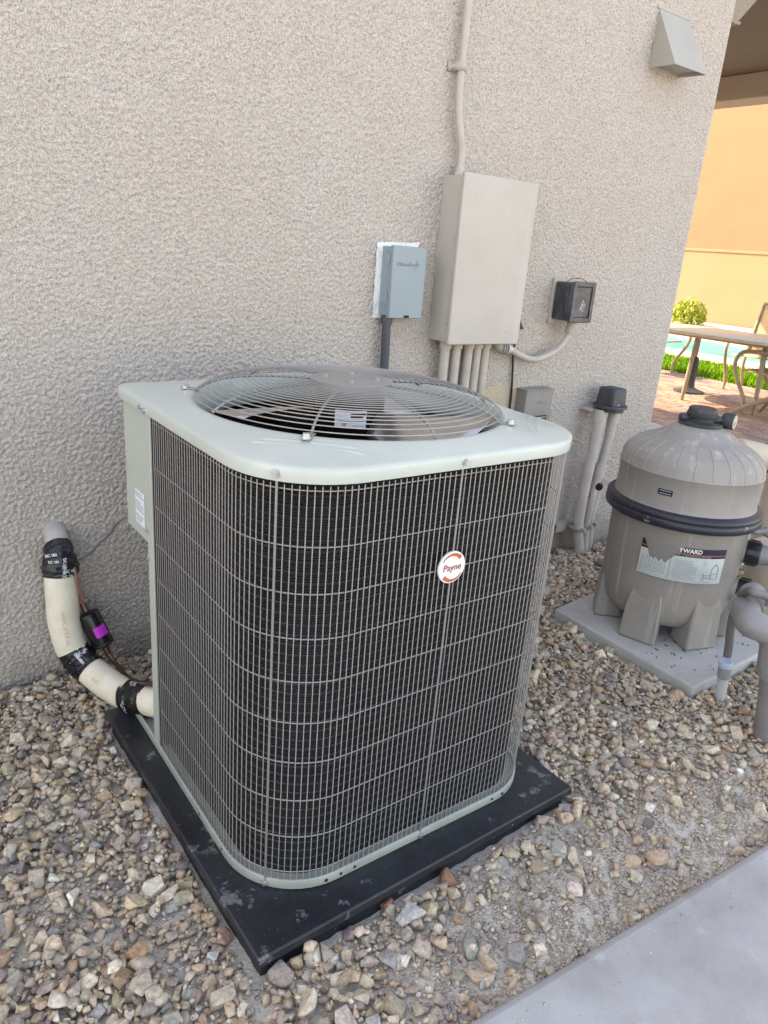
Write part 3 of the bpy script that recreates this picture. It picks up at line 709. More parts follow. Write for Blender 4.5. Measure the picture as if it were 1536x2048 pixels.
# base pan
OL = lambda d, z, dz=0: [(x, y, z) for x, y in rrect(X0 - d, X1 + d, Y0 - d, Y1 + d, (RC + d, RC + d, RC + d, 0.03))]
bp = MB().loft([OL(-0.02, 0.0535), OL(0.002, 0.0535), OL(0.0035, 0.055), OL(0.0035, 0.0745), OL(0.002, 0.0755), OL(-0.002, 0.0755), OL(-0.003, 0.066), OL(-0.10, 0.064)])
bp.build('base_pan', M_TRAY, ac, sharp=50)
dh = MB()
for (x, y, nx_, ny_) in [(0.665, Y0 - 0.0035, 0, -1), (0.70, Y0 - 0.0035, 0, -1), (0.735, Y0 - 0.0035, 0, -1), (1.135, Y0 - 0.0035, 0, -1), (1.17, Y0 - .0035, 0, -1), (X0 - .0035, 1.16, -1, 0), (X0 - .0035, 1.28, -1, 0)]:
    dh.cyl((x - nx_ * .001, y - ny_ * .001, 0.065), (x + nx_ * .0006, y + ny_ * .0006, 0.065), 0.0036, 10)
dh.build('drain_hole', M_VOID, ac)  # flat black discs paint the dark inside small holes
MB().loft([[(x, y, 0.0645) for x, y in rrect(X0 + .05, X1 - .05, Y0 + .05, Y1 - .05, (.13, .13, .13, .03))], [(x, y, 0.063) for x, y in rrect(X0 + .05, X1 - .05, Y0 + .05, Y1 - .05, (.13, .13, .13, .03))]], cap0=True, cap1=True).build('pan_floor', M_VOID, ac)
# service panel at the rear left corner
sv = MB(); y_b = 1.722
sv.prism([(1.545, 0.0755), (1.580, 0.0755), (1.580, 0.617), (y_b, 0.617), (y_b, 0.926), (1.545, 0.926)], 'x', X0 - 0.002, X0 + 0.012)
sv.box(X0 + 0.012, X0 + 0.16, y_b - 0.012, y_b, 0.617, 0.926)
sv.box(X0 + 0.012, X0 + 0.16, 1.56, y_b - 0.012, 0.617, 0.63)
svp = sv.build('service_panel', M_SAGE2, ac, bevel=0.002)
MB().box(X0 + 0.001, X0 + 0.075, 1.536, 1.544, 0.0755, 0.926).build('dark_gap_filler', M_VOID, ac)  # black filler painted as the shaded gap between panel and coil
MB().box(X0 + 0.10, X0 + 0.11, 1.56, 1.76, 0.0755, 0.616).build('recess_panel', M_SAGE2, ac)
ic = MB()
for (y0, y1, z0, z1) in [(1.594, 1.657, 0.646, 0.729)]:
    ic.add([(X0 - 0.0026, y0, z0), (X0 - 0.0026, y1, z0), (X0 - 0.0026, y1, z1), (X0 - 0.0026, y0, z1)], [(0, 1, 2, 3)])
rl = ic.build('rating_label', M_LABELW, svp)
il = MB()
for k in range(11):
    zz = 0.652 + k * 0.0068; yy0 = 1.655 - random.uniform(0, .004); yy1 = 1.598 + random.choice((0, .004, .012, .02))
    if k in (3, 8): continue
    il.add([(X0 - .0031, yy1, zz), (X0 - .0031, yy0, zz), (X0 - .0031, yy0, zz + .0026), (X0 - .0031, yy1, zz + .0026)], [(0, 1, 2, 3)])
il.build('label_print', M_INKGREY, svp)
for y, zz in ((1.581, 0.9365), (1.556, 0.9335)): screw(ac, (X0 - 0.0085, y, zz), (-1, 0, 0), 0.0046, 0.005)
for y, zz in ((1.577, 0.649), (1.573, 0.580)): screw(ac, (X0 - 0.002, y, zz), (-1, 0, 0), 0.0046, 0.005)
MB().cyl((X0 + 0.03, 1.700, 0.618), (X0 + 0.03, 1.76, 0.618), 0.02, 16).build('conduit_connector', M_WHIP, ac)
# top cover: lip, crown, fan throat
NA = 160
def ray_rr(d, zz, inset=0.0):
    """outline of the cover sampled by angle round the fan centre"""
    P = rrect(X0 - d, X1 + d, Y0 - d, y_b + 0.045 + d, (RC + d, RC + d, RC + d, 0.035), 10)
    out = []
    for k in range(NA):
        a = 2 * math.pi * k / NA; dx, dy = math.cos(a), math.sin(a); best = None
        for i in range(len(P)):
            (ax, ay), (bx, by) = P[i], P[(i + 1) % len(P)]
            ex, ey = bx - ax, by - ay; den = dx * ey - dy * ex
            if abs(den) < 1e-12: continue
            t = ((ax - ACX) * ey - (ay - ACY) * ex) / den; s_ = ((ax - ACX) * dy - (ay - ACY) * dx) / den
            if t > 0 and -1e-6 <= s_ <= 1 + 1e-6: best = t if best is None else min(best, t)
        out.append((ACX + dx * best, ACY + dy * best, zz))
    return out
def circ(r, zz): return [(ACX + r * math.cos(2 * math.pi * k / NA), ACY + r * math.sin(2 * math.pi * k / NA), zz) for k in range(NA)]
tc = MB().loft([ray_rr(0.002, 0.9275), ray_rr(0.0075, 0.9265), ray_rr(0.008, 0.9285), ray_rr(0.008, 0.9455), ray_rr(0.0070, 0.9495), ray_rr(0.0045, 0.9522), ray_rr(0.0, 0.9540), ray_rr(-0.008, 0.9556),
                circ(0.362, 0.9712), circ(0.350, 0.9715), circ(0.343, 0.9700), circ(0.338, 0.965), circ(0.335, 0.955), circ(0.330, 0.93), circ(0.328, 0.908), circ(0.333, 0.904)])
tcv = tc.build('top_cover', M_SAGE, ac, sharp=60)
OUT = ray_rr(-0.008, 0)
def crown_z(x, y):
    k = int(round((math.atan2(y - ACY, x - ACX) % (2 * math.pi)) / (2 * math.pi) * NA)) % NA
    Ro = math.hypot(OUT[k][0] - ACX, OUT[k][1] - ACY); t = (Ro - math.hypot(x - ACX, y - ACY)) / max(1e-6, Ro - 0.362)
    return 0.9556 + (0.9712 - 0.9556) * min(1, max(0, t))
def ridge(p, q, w=0.006, h=0.0026):
    p = Vector((*p, 0)); q = Vector((*q, 0)); t = (q - p).normalized(); s_ = Vector((-t.y, t.x, 0))
    rows = []
    for k, (f_, hh) in enumerate(((0.0, 0), (0.06, 1), (0.94, 1), (1.0, 0))):
        c = p.lerp(q, f_); zz = crown_z(c.x, c.y)
        rows.append([c + s_ * w + Vector((0, 0, zz - .001)), c + s_ * w * .35 + Vector((0, 0, zz + h * hh)), c - s_ * w * .35 + Vector((0, 0, zz + h * hh)), c - s_ * w + Vector((0, 0, zz - .001))])
    MB().loft(rows, close=False).build('embossed_rib', M_SAGE, tcv)
ridge((0.560, 1.155), (0.715, 1.012)); ridge((0.585, 1.155), (0.715, 1.036))
ridge((0.548, 1.635), (0.655, 1.742)); ridge((0.548, 1.610), (0.68, 1.742))
ridge((1.17, 1.03), (1.275, 1.135)); ridge((1.15, 1.035), (1.27, 1.155))
# fan guard: rings, spokes, hub plate, feet
fg = bpy.data.objects.new('fan_guard', None); col.objects.link(fg); fg.parent = ac; BASE[fg.name] = BASE[ac.name].copy()
def dome(r):
    t = r / 0.345
    return 0.9695 + 0.048 * (1 - t ** 4.5) ** 0.75 if t < 1 else 0.9695
NR = 21
for k in range(NR):
    r = 0.340 - k * (0.340 - 0.092) / (NR - 1)
    MB().tube([(ACX + r * math.cos(2 * math.pi * i / 96), ACY + r * math.sin(2 * math.pi * i / 96), dome(r) + 0.003) for i in range(96)], 0.0012, 6, closed=True).build('ring_wire', M_WIRE, fg)
for k in range(9):
    a = R_(225 + 40 * k); rs = [0.085 + (0.343 - 0.085) * i / 18 for i in range(19)]
    MB().tube([(ACX + r * math.cos(a), ACY + r * math.sin(a), dome(r) - 0.0006) for r in rs], 0.0027, 8).build('spoke', M_STRAP, fg)
MB().lathe([(0.0001, 0.0035), (0.088, 0.0035), (0.092, 0.002), (0.092, -0.001), (0.0001, -0.001)], (ACX, ACY, dome(0.09) + 0.002), 40).build('hub_plate', M_HUB, fg)
for a in (45, 135, 225, 315):
    c = Vector((ACX + 0.058 * math.cos(R_(a + 12)), ACY + 0.058 * math.sin(R_(a + 12)), dome(0.06) + 0.005)); screw(ac, c, (0, 0, 1), 0.006, 0.006, 'bolt', M_HUB)
for a, rr_ in ((225, 0.378), (305, 0.365), (145, 0.368), (25, 0.368)):
    a = R_(a); d = Vector((math.cos(a), math.sin(a), 0)); s_ = Vector((-d.y, d.x, 0)); c = Vector((ACX, ACY, 0))
    L = [[c + d * r + s_ * w + Vector((0, 0, zz)) for w, zz in ((-.008, 0.9715), (.008, 0.9715), (.008, 0.9745), (-.008, 0.9745))] for r in (0.335, rr_ + 0.009)]
    MB().loft(L, cap0=True, cap1=True, smooth=False).build('foot', M_STRAP, fg, bevel=0.001)
    screw(ac, c + d * rr_ + Vector((0, 0, 0.9748)), (0, 0, 1), 0.0065, 0.008, 'bolt')
# motor, label, blades
mo = MB().lathe([(0.0001, 0.0), (0.070, 0.0), (0.078, -0.008), (0.078, -0.115), (0.07, -0.125), (0.0001, -0.125)], (ACX, ACY, 1.000), 40).build('fan_motor', M_BLACK, ac)
mc = (ACX, ACY); am = math.atan2(-ACY, -ACX)
lb = MB(); curved_panel(lb, mc, 0.0785, am - 0.40, am + 0.50, 0.928, 0.966, 14); lb.build('motor_label', M_LABELW, mo)
li = MB()
for k, w_ in enumerate((0.034, 0.028)):
    curved_panel(li, mc, 0.0789, am + 0.05, am + 0.05 + w_ / 0.0789, 0.9565 - k * 0.006, 0.9605 - k * 0.006, 6)
for k, (t0, t1) in enumerate(((-.38, -.1), (-.3, .45), (-.38, .0), (.1, .45))):
    curved_panel(li, mc, 0.0789, am + t0, am + t1, 0.9475 - 0.005 * k, 0.9485 - 0.005 * k, 6)
text_round(li, 'UL', mc, 0.079, am - 0.12, 0.9345, height=0.006, shear=0.2, bold=0.02)
li.build('label_print', M_INK, mo)
for a in (160, 280, 40):
    mb = MB(); rows = []
    for i in range(9):
        r = 0.082 + (0.318 - 0.082) * i / 8; w_ = 16 + 14 * i / 8
        row = []
        for j in range(9):
            t = j / 8 - 0.5; aa = R_(a + 2 * w_ * t + 6 * i / 8)
            row.append((ACX + r * math.cos(aa), ACY + r * math.sin(aa), 0.936 + t * (0.05 + 0.02 * i / 8) + 0.016 * (1 - 4 * t * t)))
        rows.append(row)
    mb.loft(rows, close=False)
    bl = mb.build('fan_blade', M_GALV, ac); so = bl.modifiers.new('sheet', 'SOLIDIFY'); so.thickness = 0.0015
# badge
bc = Vector((0.9095, Y0 - 0.0045, 0.7265)); 
bgm = MB(); N = 40
bgm.cyl(bc + Vector((0, 0.0025, 0)), bc - Vector((0, 0.0035, 0)), 0.0335, N)
badge = bgm.build('badge', M_BADGE, ac, bevel=0.0012)
yf = bc.y - 0.0042
def arcband(mb, r0_, r1_, a0, a1, y, n=20):
    lo = [(bc.x + r0_(k / n) * math.cos(R_(a0 + (a1 - a0) * k / n)), y, bc.z + r0_(k / n) * math.sin(R_(a0 + (a1 - a0) * k / n))) for k in range(n + 1)]
    hi = [(bc.x + r1_ * math.cos(R_(a0 + (a1 - a0) * k / n)), y, bc.z + r1_ * math.sin(R_(a0 + (a1 - a0) * k / n))) for k in range(n + 1)]
    return mb.loft([lo, hi], close=False)
ob_ = MB(); arcband(ob_, lambda t: 0.0215 + 0.007 * t, 0.0305, 42, 150, yf); arcband(ob_, lambda t: 0.0215 + 0.007 * t, 0.0305, 222, 330, yf); ob_.build('badge_arc', M_ORANGE, badge)
tx = MB(); text_flat(tx, 'Payne', (bc.x, yf - 0.0003, bc.z - 0.001), (1, 0, 0), (0, 0, 1), width=0.045, shear=0.05, bold=0.008); tx.build('badge_lettering', M_RED, badge)

# ------------------------------------------------------------------ boxes on the wall
def ring_flat(mb, c, axis, r, w_, n=24):
    c = Vector(c)
    pts = []
    for k in range(n):
        a = 2 * math.pi * k / n
        pts.append(c + (Vector((0, math.cos(a), math.sin(a))) if axis == 'x' else Vector((math.cos(a), 0, math.sin(a)))) * r)
    return mb.tube(pts, w_, 5, closed=True)
# disconnect
dx0, dx1, dz0, dz1, dyf = 1.515, 1.656, 1.080, 1.313, W - 0.072
dis = thing('disconnect_box', (1.585, W, 1.2), 'small blue grey electrical disconnect box edged with white primer', 'electrical box')
MB().box(dx0 + 0.004, dx1 - 0.004, dyf + 0.016, W + 0.02, dz0 + 0.006, dz1 - 0.004).build('body', M_BLUEGREY, dis, bevel=0.003)
cv = MB().box(dx0, dx1, dyf, dyf + 0.018, dz0, dz1).build('cover', M_BLUEGREY, dis, bevel=0.003)
MB().box(dx0 + 0.0015, dx0 + 0.0045, dyf + 0.018, dyf + 0.05, dz1 - 0.022, dz1 - 0.006).build('cover_flap', M_BLUEGREY, dis)
em = MB(); text_flat(em, 'DiversiTech', (1.578, dyf - 0.0006, 1.2565), (1, 0, 0), (0, 0, 1), width=0.084, bold=0.010)
em.build('embossed_lettering', M_BLUEGREY, cv); o = bpy.data.objects[em and 'embossed_lettering']; s_ = o.modifiers.new('relief', 'SOLIDIFY'); s_.thickness = 0.004; s_.offset = 0
ar = MB(); ar.prism([(1.612, 1.272), (1.619, 1.272), (1.637, 1.2555), (1.607, 1.236), (1.602, 1.239), (1.627, 1.2555)], 'y', dyf - 0.0016, dyf + 0.001); ar.build('embossed_arrow', M_BLUEGREY, cv)
for zz in (1.268, 1.150): MB().box(dx0 - 0.0015, dx0 + 0.004, dyf + 0.021, dyf + 0.027, zz - 0.013, zz + 0.013).build('latch', M_HOOD, dis, bevel=0.001)
kk = MB(); ring_flat(kk, (dx0 + 0.0035, W - 0.032, 1.117), 'x', 0.0125, 0.0008); ring_flat(kk, (dx0 + 0.0035, W - 0.032, 1.117), 'x', 0.008, 0.0006); kk.build('knockout', M_BLUEGREY, dis)
MB().box(1.578, 1.60, dyf - 0.0007, dyf + 0.001, 1.083, 1.0905).build('hasp_slot', M_VOID, cv)
# ragged white primer painted on the wall round it
pp = []
def rag(p, q, n, amp):
    p, q = Vector(p), Vector(q); d = q - p; nn = Vector((d.y, -d.x)).normalized()
    return [tuple(p + d * (k / n) + nn * random.uniform(-amp, amp)) for k in range(n)]
outl = rag((1.494, 1.073), (1.495, 1.320), 70, 0.0022) + rag((1.495, 1.320), (1.668, 1.328), 50, 0.0032) + rag((1.672, 1.330), (1.668, 1.30), 6, 0.003) + [(1.66, 1.30), (1.64, 1.15), (1.53, 1.075)]
c0 = (1.56, 1.2)
pm = MB(); n = len(outl); pm.add([(c0[0], W - 0.0042, c0[1])] + [(a, W - 0.0042, b) for a, b in outl], [(0, i + 1, (i + 1) % n + 1) for i in range(n)]); pm.build('primer_patch', M_WHITEPAINT, house)
# whip below it (runs down behind the condenser)
wp = thing('flexible_conduit', (1.55, W - 0.03, 0.6), 'ribbed dark grey flexible conduit dropping from the disconnect box', 'conduit')
ps = spline([(1.535, W - 0.034, 1.078), (1.538, W - 0.034, 0.99), (1.543, W - 0.032, 0.88), (1.553, W - 0.032, 0.72), (1.50, W - 0.05, 0.61), (1.2, W - 0.12, 0.55), (0.8, 1.85, 0.59), (0.60, 1.77, 0.615)], 26)
ps = resample(ps, 0.0042)
MB().tube(ps, [0.0165 if i % 2 else 0.0145 for i in range(len(ps))], 14).build('ribbed_tube', M_WHIP, wp, sharp=80)
MB().cyl((1.535, W - 0.034, 1.060), (1.535, W - 0.034, 1.084), 0.020, 18).build('connector_nut', M_WHIP, wp)
# large panel
px0, px1, pz0, pz1, pyf = 1.744, 2.094, 0.997, 1.559, W - 0.124
pn = thing('electrical_panel', (1.92, W, 1.28), 'large beige electrical panel box with plain door, on the stucco wall', 'electrical panel')
MB().box(px0 + 0.010, px1 - 0.008, pyf + 0.014, W + 0.02, pz0 + 0.006, pz1 - 0.008).build('body', M_BEIGE, pn, bevel=0.002)
dr = MB().box(px0, px1, pyf, pyf + 0.016, pz0, pz1).build('door', M_BEIGE, pn, bevel=0.004)
MB().box(px0 + 0.0085, px0 + 0.011, pyf + 0.022, W - 0.006, pz0 + 0.02, pz1 - 0.03).build('plate', M_BEIGE, pn, bevel=0.0008)
for zz in (1.055, 1.012 + 0.003): 
    kk = MB(); ring_flat(kk, (px0 + 0.0083, W - 0.062, zz + 0.008), 'x', 0.0155, 0.0009); ring_flat(kk, (px0 + 0.0083, W - 0.062, zz + 0.008), 'x', 0.009, 0.0007); kk.build('knockout', M_BEIGE, pn)
for zz in (1.45, 1.42, 1.095, 1.065, 1.045): screw(pn, (px0 + 0.0083, pyf + 0.026, zz), (-1, 0, 0), 0.0022, 0.0016, 'rivet', M_BEIGE)
for zz in (1.345, 1.325): screw(pn, (px0 + 0.0083, W - 0.045, zz), (-1, 0, 0), 0.002, 0.001, 'rivet', M_BEIGE)
MB().box(2.012, 2.058, pyf - 0.0012, pyf + 0.001, 1.042, 1.0475).build('embossed_mark', M_BEIGE, dr, bevel=0.0008)
# riser with its clamp
rz = thing('conduit_riser', (1.76, W - 0.03, 2), 'thin beige conduit rising from the top of the electrical panel', 'conduit')
MB().tube(spline([(1.797, W - 0.032, 1.57), (1.796, W - 0.032, 1.63), (1.772, W - 0.032, 1.718), (1.762, W - 0.032, 1.79), (1.762, W - 0.030, 1.88), (1.763, W - 0.030, 2.06), (1.764, W - 0.030, 2.7), (1.764, W - 0.03, 4.8)], 10), 0.0128, 14).build('pipe', M_BEIGE2, rz)
MB().cyl((1.797, W - 0.032, 1.552), (1.797, W - 0.032, 1.585), 0.0165, 18).build('coupling', M_BEIGE2, rz)
MB().cyl((1.797, W - 0.032, 1.552), (1.797, W - 0.032, 1.562), 0.021, 6).build('lock_nut', M_BEIGE2, rz)
cl = MB(); cl.tube([(1.762 - 0.017, W - 0.002, 1.873), (1.762 - 0.0155, W - 0.036, 1.873), (1.762, W - 0.0475, 1.873), (1.762 + 0.0155, W - 0.036, 1.873), (1.762 + 0.018, W - 0.006, 1.873), (1.80, W - 0.003, 1.873)], 0.0016, 4)
L_ = MB()
prof = [(1.725, W - 0.004), (1.7455, W - 0.004), (1.7465, W - 0.034), (1.754, W - 0.0425), (1.762, W - 0.045), (1.770, W - 0.0425), (1.7775, W - 0.034), (1.7785, W - 0.012), (1.795, W - 0.012)]
L_.loft([[(a, b, 1.860) for a, b in prof], [(a, b, 1.888) for a, b in prof]], close=False); cl_o = L_.build('clamp', M_BEIGE2, rz); s_ = cl_o.modifiers.new('sheet', 'SOLIDIFY'); s_.thickness = 0.002
screw(rz, (1.787, W - 0.0135, 1.874), (0, -1, 0), 0.0045, 0.005)
# five conduits below the panel
cw = ['leftmost thin beige conduit below the electrical panel', 'second beige conduit from the left under the electrical panel', 'middle one of five beige conduits under the electrical panel',
      'fourth beige conduit from the left under the electrical panel', 'rightmost of five beige conduits under the electrical panel']
for k, x in enumerate((1.798, 1.851, 1.911, 1.956, 1.999)):
    c = thing('wall_conduit', (x, W - 0.05, 0), cw[k], 'conduit', 'beige conduits below the electrical panel')
    rr_ = (0.0175, 0.0185, 0.0185, 0.017, 0.017)[k]
    MB().cyl((x, W - 0.05, -0.06), (x, W - 0.05, 0.975), rr_, 18).build('pipe', M_BEIGE2, c)
    MB().cyl((x, W - 0.05, 0.975), (x, W - 0.05, 1.0), rr_ + 0.005, 18).build('hub', M_BEIGE2, c)
MB()
lp = thing('conduit_loop', (2.25, W - 0.05, 0.95), 'curved beige conduit looping from the panel underside to the black box', 'conduit')
MB().tube(spline([(2.455, W - 0.062, 1.05), (2.447, W - 0.060, 1.02), (2.405, W - 0.055, 0.968), (2.345, W - 0.05, 0.938), (2.266, W - 0.05, 0.925), (2.19, W - 0.05, 0.944), (2.13, W - 0.055, 0.967), (2.10, W - 0.06, 0.972)], 8), 0.0135, 16).build('pipe', M_BEIGE2, lp)
MB().cyl((2.450, W - 0.061, 1.030), (2.457, W - 0.062, 1.09), 0.0205, 18).build('connector', M_HOOD, lp)
MB().cyl((2.122, W - 0.056, 0.968), (2.095, W - 0.060, 0.972), 0.0175, 18).build('sleeve', M_PVCW, lp)
cn = MB(); 
for k in range(5): cn.cyl((2.095 - k * 0.006, W - 0.062, 0.9725 + k * 0.0008), (2.0905 - k * 0.006, W - 0.062, 0.973 + k * 0.0008), 0.024 - 0.003 * (k % 2), 20)
cn.tube(spline([(2.07, W - 0.062, 0.976), (2.052, W - 0.062, 0.983), (2.046, W - 0.062, 1.0)], 6), 0.019, 16)
cn.build('elbow_connector', M_STEEL, lp)
bb = tag(MB().cyl((2.025, W - 0.045, 1.003), (2.025, W - 0.045, 0.979), 0.013, 14).build('bushing', M_BRASS, None), 'small rusty orange bushing under the panel beside the elbow connector', 'bushing')
# black in-use cover with its mounting plate
gf_ = thing('outlet_cover', (2.44, W, 1.15), 'scuffed black weatherproof outlet cover box on the wall', 'outlet cover')
MB().box(2.370, 2.47, W - 0.014, W + 0.01, 1.066, 1.243).build('mounting_plate', M_BEIGE, gf_, bevel=0.002)
bx = MB().box(2.380, 2.502, W - 0.104, W - 0.0145, 1.083, 1.231).build('base', M_SMOKE, gf_, bevel=0.006)
for k in range(6):
    y = W - 0.026 - k * 0.0115
    MB().box(2.3755, 2.3815, y - 0.0022, y + 0.0022, 1.093, 1.221).build('rib', M_SMOKE, gf_, bevel=0.0012)
fr = MB()
xf0, xf1, zf0, zf1, yy = 2.377, 2.507, 1.079, 1.235, W - 0.108
for (a, b, c, d) in ((xf0, xf0 + .018, zf0, zf1), (xf1 - .018, xf1, zf0, zf1), (xf0 + .018, xf1 - .018, zf0, zf0 + .020), (xf0 + .018, xf1 - .018, zf1 - .018, zf1)):
    fr.box(a, b, yy - 0.008, yy + 0.006, c, d)
fr.build('lid_frame', M_SMOKE, gf_, bevel=0.0025)
ld = MB().box(xf0 + .0185, xf1 - .0185, yy - 0.003, yy + 0.005, zf0 + .0205, zf1 - .0185).build('lid', M_SMOKE, gf_, bevel=0.002)
sk = MB(); text_flat(sk, 'WET', (2.443, yy - 0.0036, 1.146), (0.35, 0, 0.94), (-0.94, 0, 0.35), width=0.042, bold=0.015); text_flat(sk, 'IN USE', (2.454, yy - 0.0036, 1.137), (0.35, 0, 0.94), (-0.94, 0, 0.35), width=0.034)
sk.build('worn_sticker', M_PVCW, ld)
MB().tube(spline([(2.40, W - 0.05, 1.229), (2.42, W - 0.06, 1.245), (2.455, W - 0.075, 1.247), (2.485, W - 0.09, 1.233)], 6), 0.0013, 6).build('hinge_wire', M_RUBBER, gf_)
# transformer box, tape-size plate and cable
tr = thing('transformer_box', (2.33, W, 0.7), 'small dull grey transformer box low on the wall beyond the condenser', 'electrical box')
tbx = MB().box(2.249, 2.409, W - 0.064, W + 0.01, 0.600, 0.800).build('body', M_TRBOX, tr, bevel=0.003)
MB().box(2.246, 2.412, W - 0.068, W + 0.008, 0.7975, 0.803).build('lid', M_TRBOX, tr, bevel=0.001)
e2 = MB(); text_flat(e2, 'INTERMATIC', (2.335, W - 0.0646, 0.748), (1, 0, 0), (0, 0, 1), width=0.085, bold=0.01)
for k in range(3): e2.box(2.292 + .004 * k, 2.385 - .006 * k, W - 0.0648, W - 0.063, 0.722 - k * 0.009, 0.7235 - k * 0.009)
e2.build('embossed_lettering', M_TRBOX, tbx)
MB().box(2.288, 2.385, W - 0.0652, W - 0.063, 0.655, 0.693).build('nameplate', M_BLACK, tbx)
MB().box(2.318, 2.380, W - 0.0656, W - 0.064, 0.683, 0.686).build('nameplate_stripe', M_PVCW, tbx)
pl = MB().box(2.02, 2.27, W - 0.004, W + 0.01, 0.62, 0.812).build('old_paint_patch', stucco('old_paint', (0.58, 0.50, 0.38), (0.46, 0.39, 0.29), 1.0, 130, 0.007), house)
MB().cyl((2.115, W - 0.0055, 0.742), (2.115, W - 0.001, 0.742), 0.0038, 10).build('anchor_hole', M_VOID, house)
cbx = thing('cable_drop', (2.2, W - 0.015, 0.8), 'thin black cable hanging down the wall behind the small grey box', 'cable')
MB().tube(spline([(2.19, W - 0.012, 1.12), (2.196, W - 0.012, 1.0), (2.190, W - 0.012, 0.955), (2.202, W - 0.012, 0.87), (2.209, W - 0.012, 0.81), (2.214, W - 0.012, 0.72), (2.215, W - 0.012, 0.45), (2.20, W - 0.012, -0.03)], 8), 0.0042, 8).build('cable', M_RUBBER, cbx)
MB().prism([(2.165, 1.105), (2.178, 1.105), (2.222, 1.040), (2.165, 1.040)], 'y', W - 0.022, W + 0.004).build('wedge_shield', M_RUBBER, cbx)
# dryer hood
hd = thing('vent_hood', (2.85, W, 2.15), 'pale wedge shaped vent hood high on the stucco wall', 'vent hood')
hk = MB()
A = [(2.746, W, 2.256), (2.943, W, 2.256), (2.943, W, 2.05), (2.746, W, 2.05)]
lip0, lip1 = (2.742, W - 0.122, 2.050), (2.957, W - 0.122, 2.050)
hk.add([A[0], A[1], lip1, lip0], [(0, 1, 2, 3)]); hk.add([A[0], lip0, A[3]], [(0, 1, 2)]); hk.add([A[1], A[2], lip1], [(0, 1, 2)])
hk_o = hk.build('hood', M_HOOD, hd); s_ = hk_o.modifiers.new('sheet', 'SOLIDIFY'); s_.thickness = 0.003
MB().box(2.750, 2.940, W - 0.10, W - 0.004, 2.062, 2.066).build('damper_flap', M_HOOD, hd)
fl = MB(); fl.box(2.735, 2.953, W - 0.0035, W + 0.004, 2.253, 2.262); fl.build('flange', M_HOOD, hd)

# ------------------------------------------------------------------ pvc pipes with the dark vent
pvl = ['left of the two upright pvc pipes under the dark vent cap', 'right of the two upright pvc pipes under the dark vent cap, with a coupling', 'short curved pvc pipe beside the two under the vent cap']
paths = [[(2.716, W - 0.085, 0.70), (2.712, W - 0.085, 0.50), (2.700, W - 0.085, 0.34), (2.700, W - 0.085, 0.16), (2.735, W - 0.085, 0.03), (2.76, W - 0.085, -0.06)],
         [(2.815, W - 0.085, 0.69), (2.800, W - 0.085, 0.50), (2.772, W - 0.085, 0.36), (2.758, W - 0.085, 0.26), (2.768, W - 0.075, 0.13), (2.79, W - 0.075, 0.0), (2.80, W - 0.075, -0.06)],
         [(2.835, W - 0.06, 0.42), (2.832, W - 0.06, 0.33), (2.822, W - 0.06, 0.24), (2.818, W - 0.06, 0.15), (2.838, W - 0.06, 0.02), (2.84, W - 0.06, -0.06)]]
for k in range(3):
    t = thing('pvc_pipe', (paths[k][-1][0], W - 0.085, 0), pvl[k], 'pipe', 'pvc pipes standing along the wall')
    MB().tube(spline(paths[k], 8), (0.0225, 0.0205, 0.0185)[k], 18).build('pipe', M_PVCB, t)
    a = Vector(paths[k][0]); b = Vector(paths[k][1]); d = (b - a).normalized()
    if k < 2: MB().cyl(a, a + d * 0.055, 0.0265 - 0.002 * k, 18).build('coupling', M_PVCB, t)
    if k == 1:
        MB().cyl(a + d * 0.05, a + d * 0.10, 0.0225, 18).build('sleeve', M_PVCB, t)
        p, q = Vector(paths[k][1]), Vector(paths[k][2]); dd = (q - p).normalized()
        MB().cyl(p + dd * 0.06, p + dd * 0.125, 0.026, 18).build('union_sleeve', M_PVCB, t)
    if k == 0:
        MB().tube([(2.709 + 0.0235 * math.cos(x_), W - 0.085 + 0.0235 * math.sin(x_), 0.30 + 0.010 * math.cos(x_)) for x_ in [2 * math.pi * i / 24 for i in range(24)]], 0.0013, 5, closed=True).build('zip_tie', M_RUBBER, t)
vc = thing('pipe_vent', (2.765, W - 0.085, 0.7), 'dark grey square vent cap on top of the pvc pipes', 'vent')
VC = [(2.700, 2.832)]
MB().lathe([(0.0001, 0.722), (0.074, 0.722), (0.076, 0.718), (0.076, 0.712), (0.062, 0.708), (0.062, 0.694), (0.0001, 0.694)], (2.766, W - 0.092, 0), 40).build('flange', M_CAP, vc)
cx_, cy_ = 2.766, W - 0.092
def sqr(h, z, r): return [(x, y, z) for x, y in rrect(cx_ - h, cx_ + h, cy_ - h, cy_ + h, (r,) * 4, 5)]
MB().loft([sqr(0.048, 0.7225, 0.011), sqr(0.048, 0.735, 0.011), sqr(0.0445, 0.793, 0.010), sqr(0.040, 0.798, 0.009)], cap0=True, cap1=True).build('hood', M_CAP, vc, sharp=50)
screw(vc, (2.76, cy_ - 0.048, 0.728), (0, -1, 0), 0.003, 0.002)
MB().box(2.672, 2.75, W - 0.06, W + 0.004, 0.690, 0.700).build('wall_bracket', M_PVCB, vc)
su = thing('strut_bracket', (2.75, W, 0.13), 'grey steel strut channel clamping the pvc pipes low on the wall', 'bracket')
stt = MB(); stt.box(2.60, 2.92, W - 0.042, W - 0.039, 0.112, 0.153); stt.box(2.60, 2.92, W - 0.0385, W, 0.150, 0.153); stt.box(2.60, 2.92, W - 0.0385, W, 0.112, 0.115); stt.build('channel', M_STEEL, su)
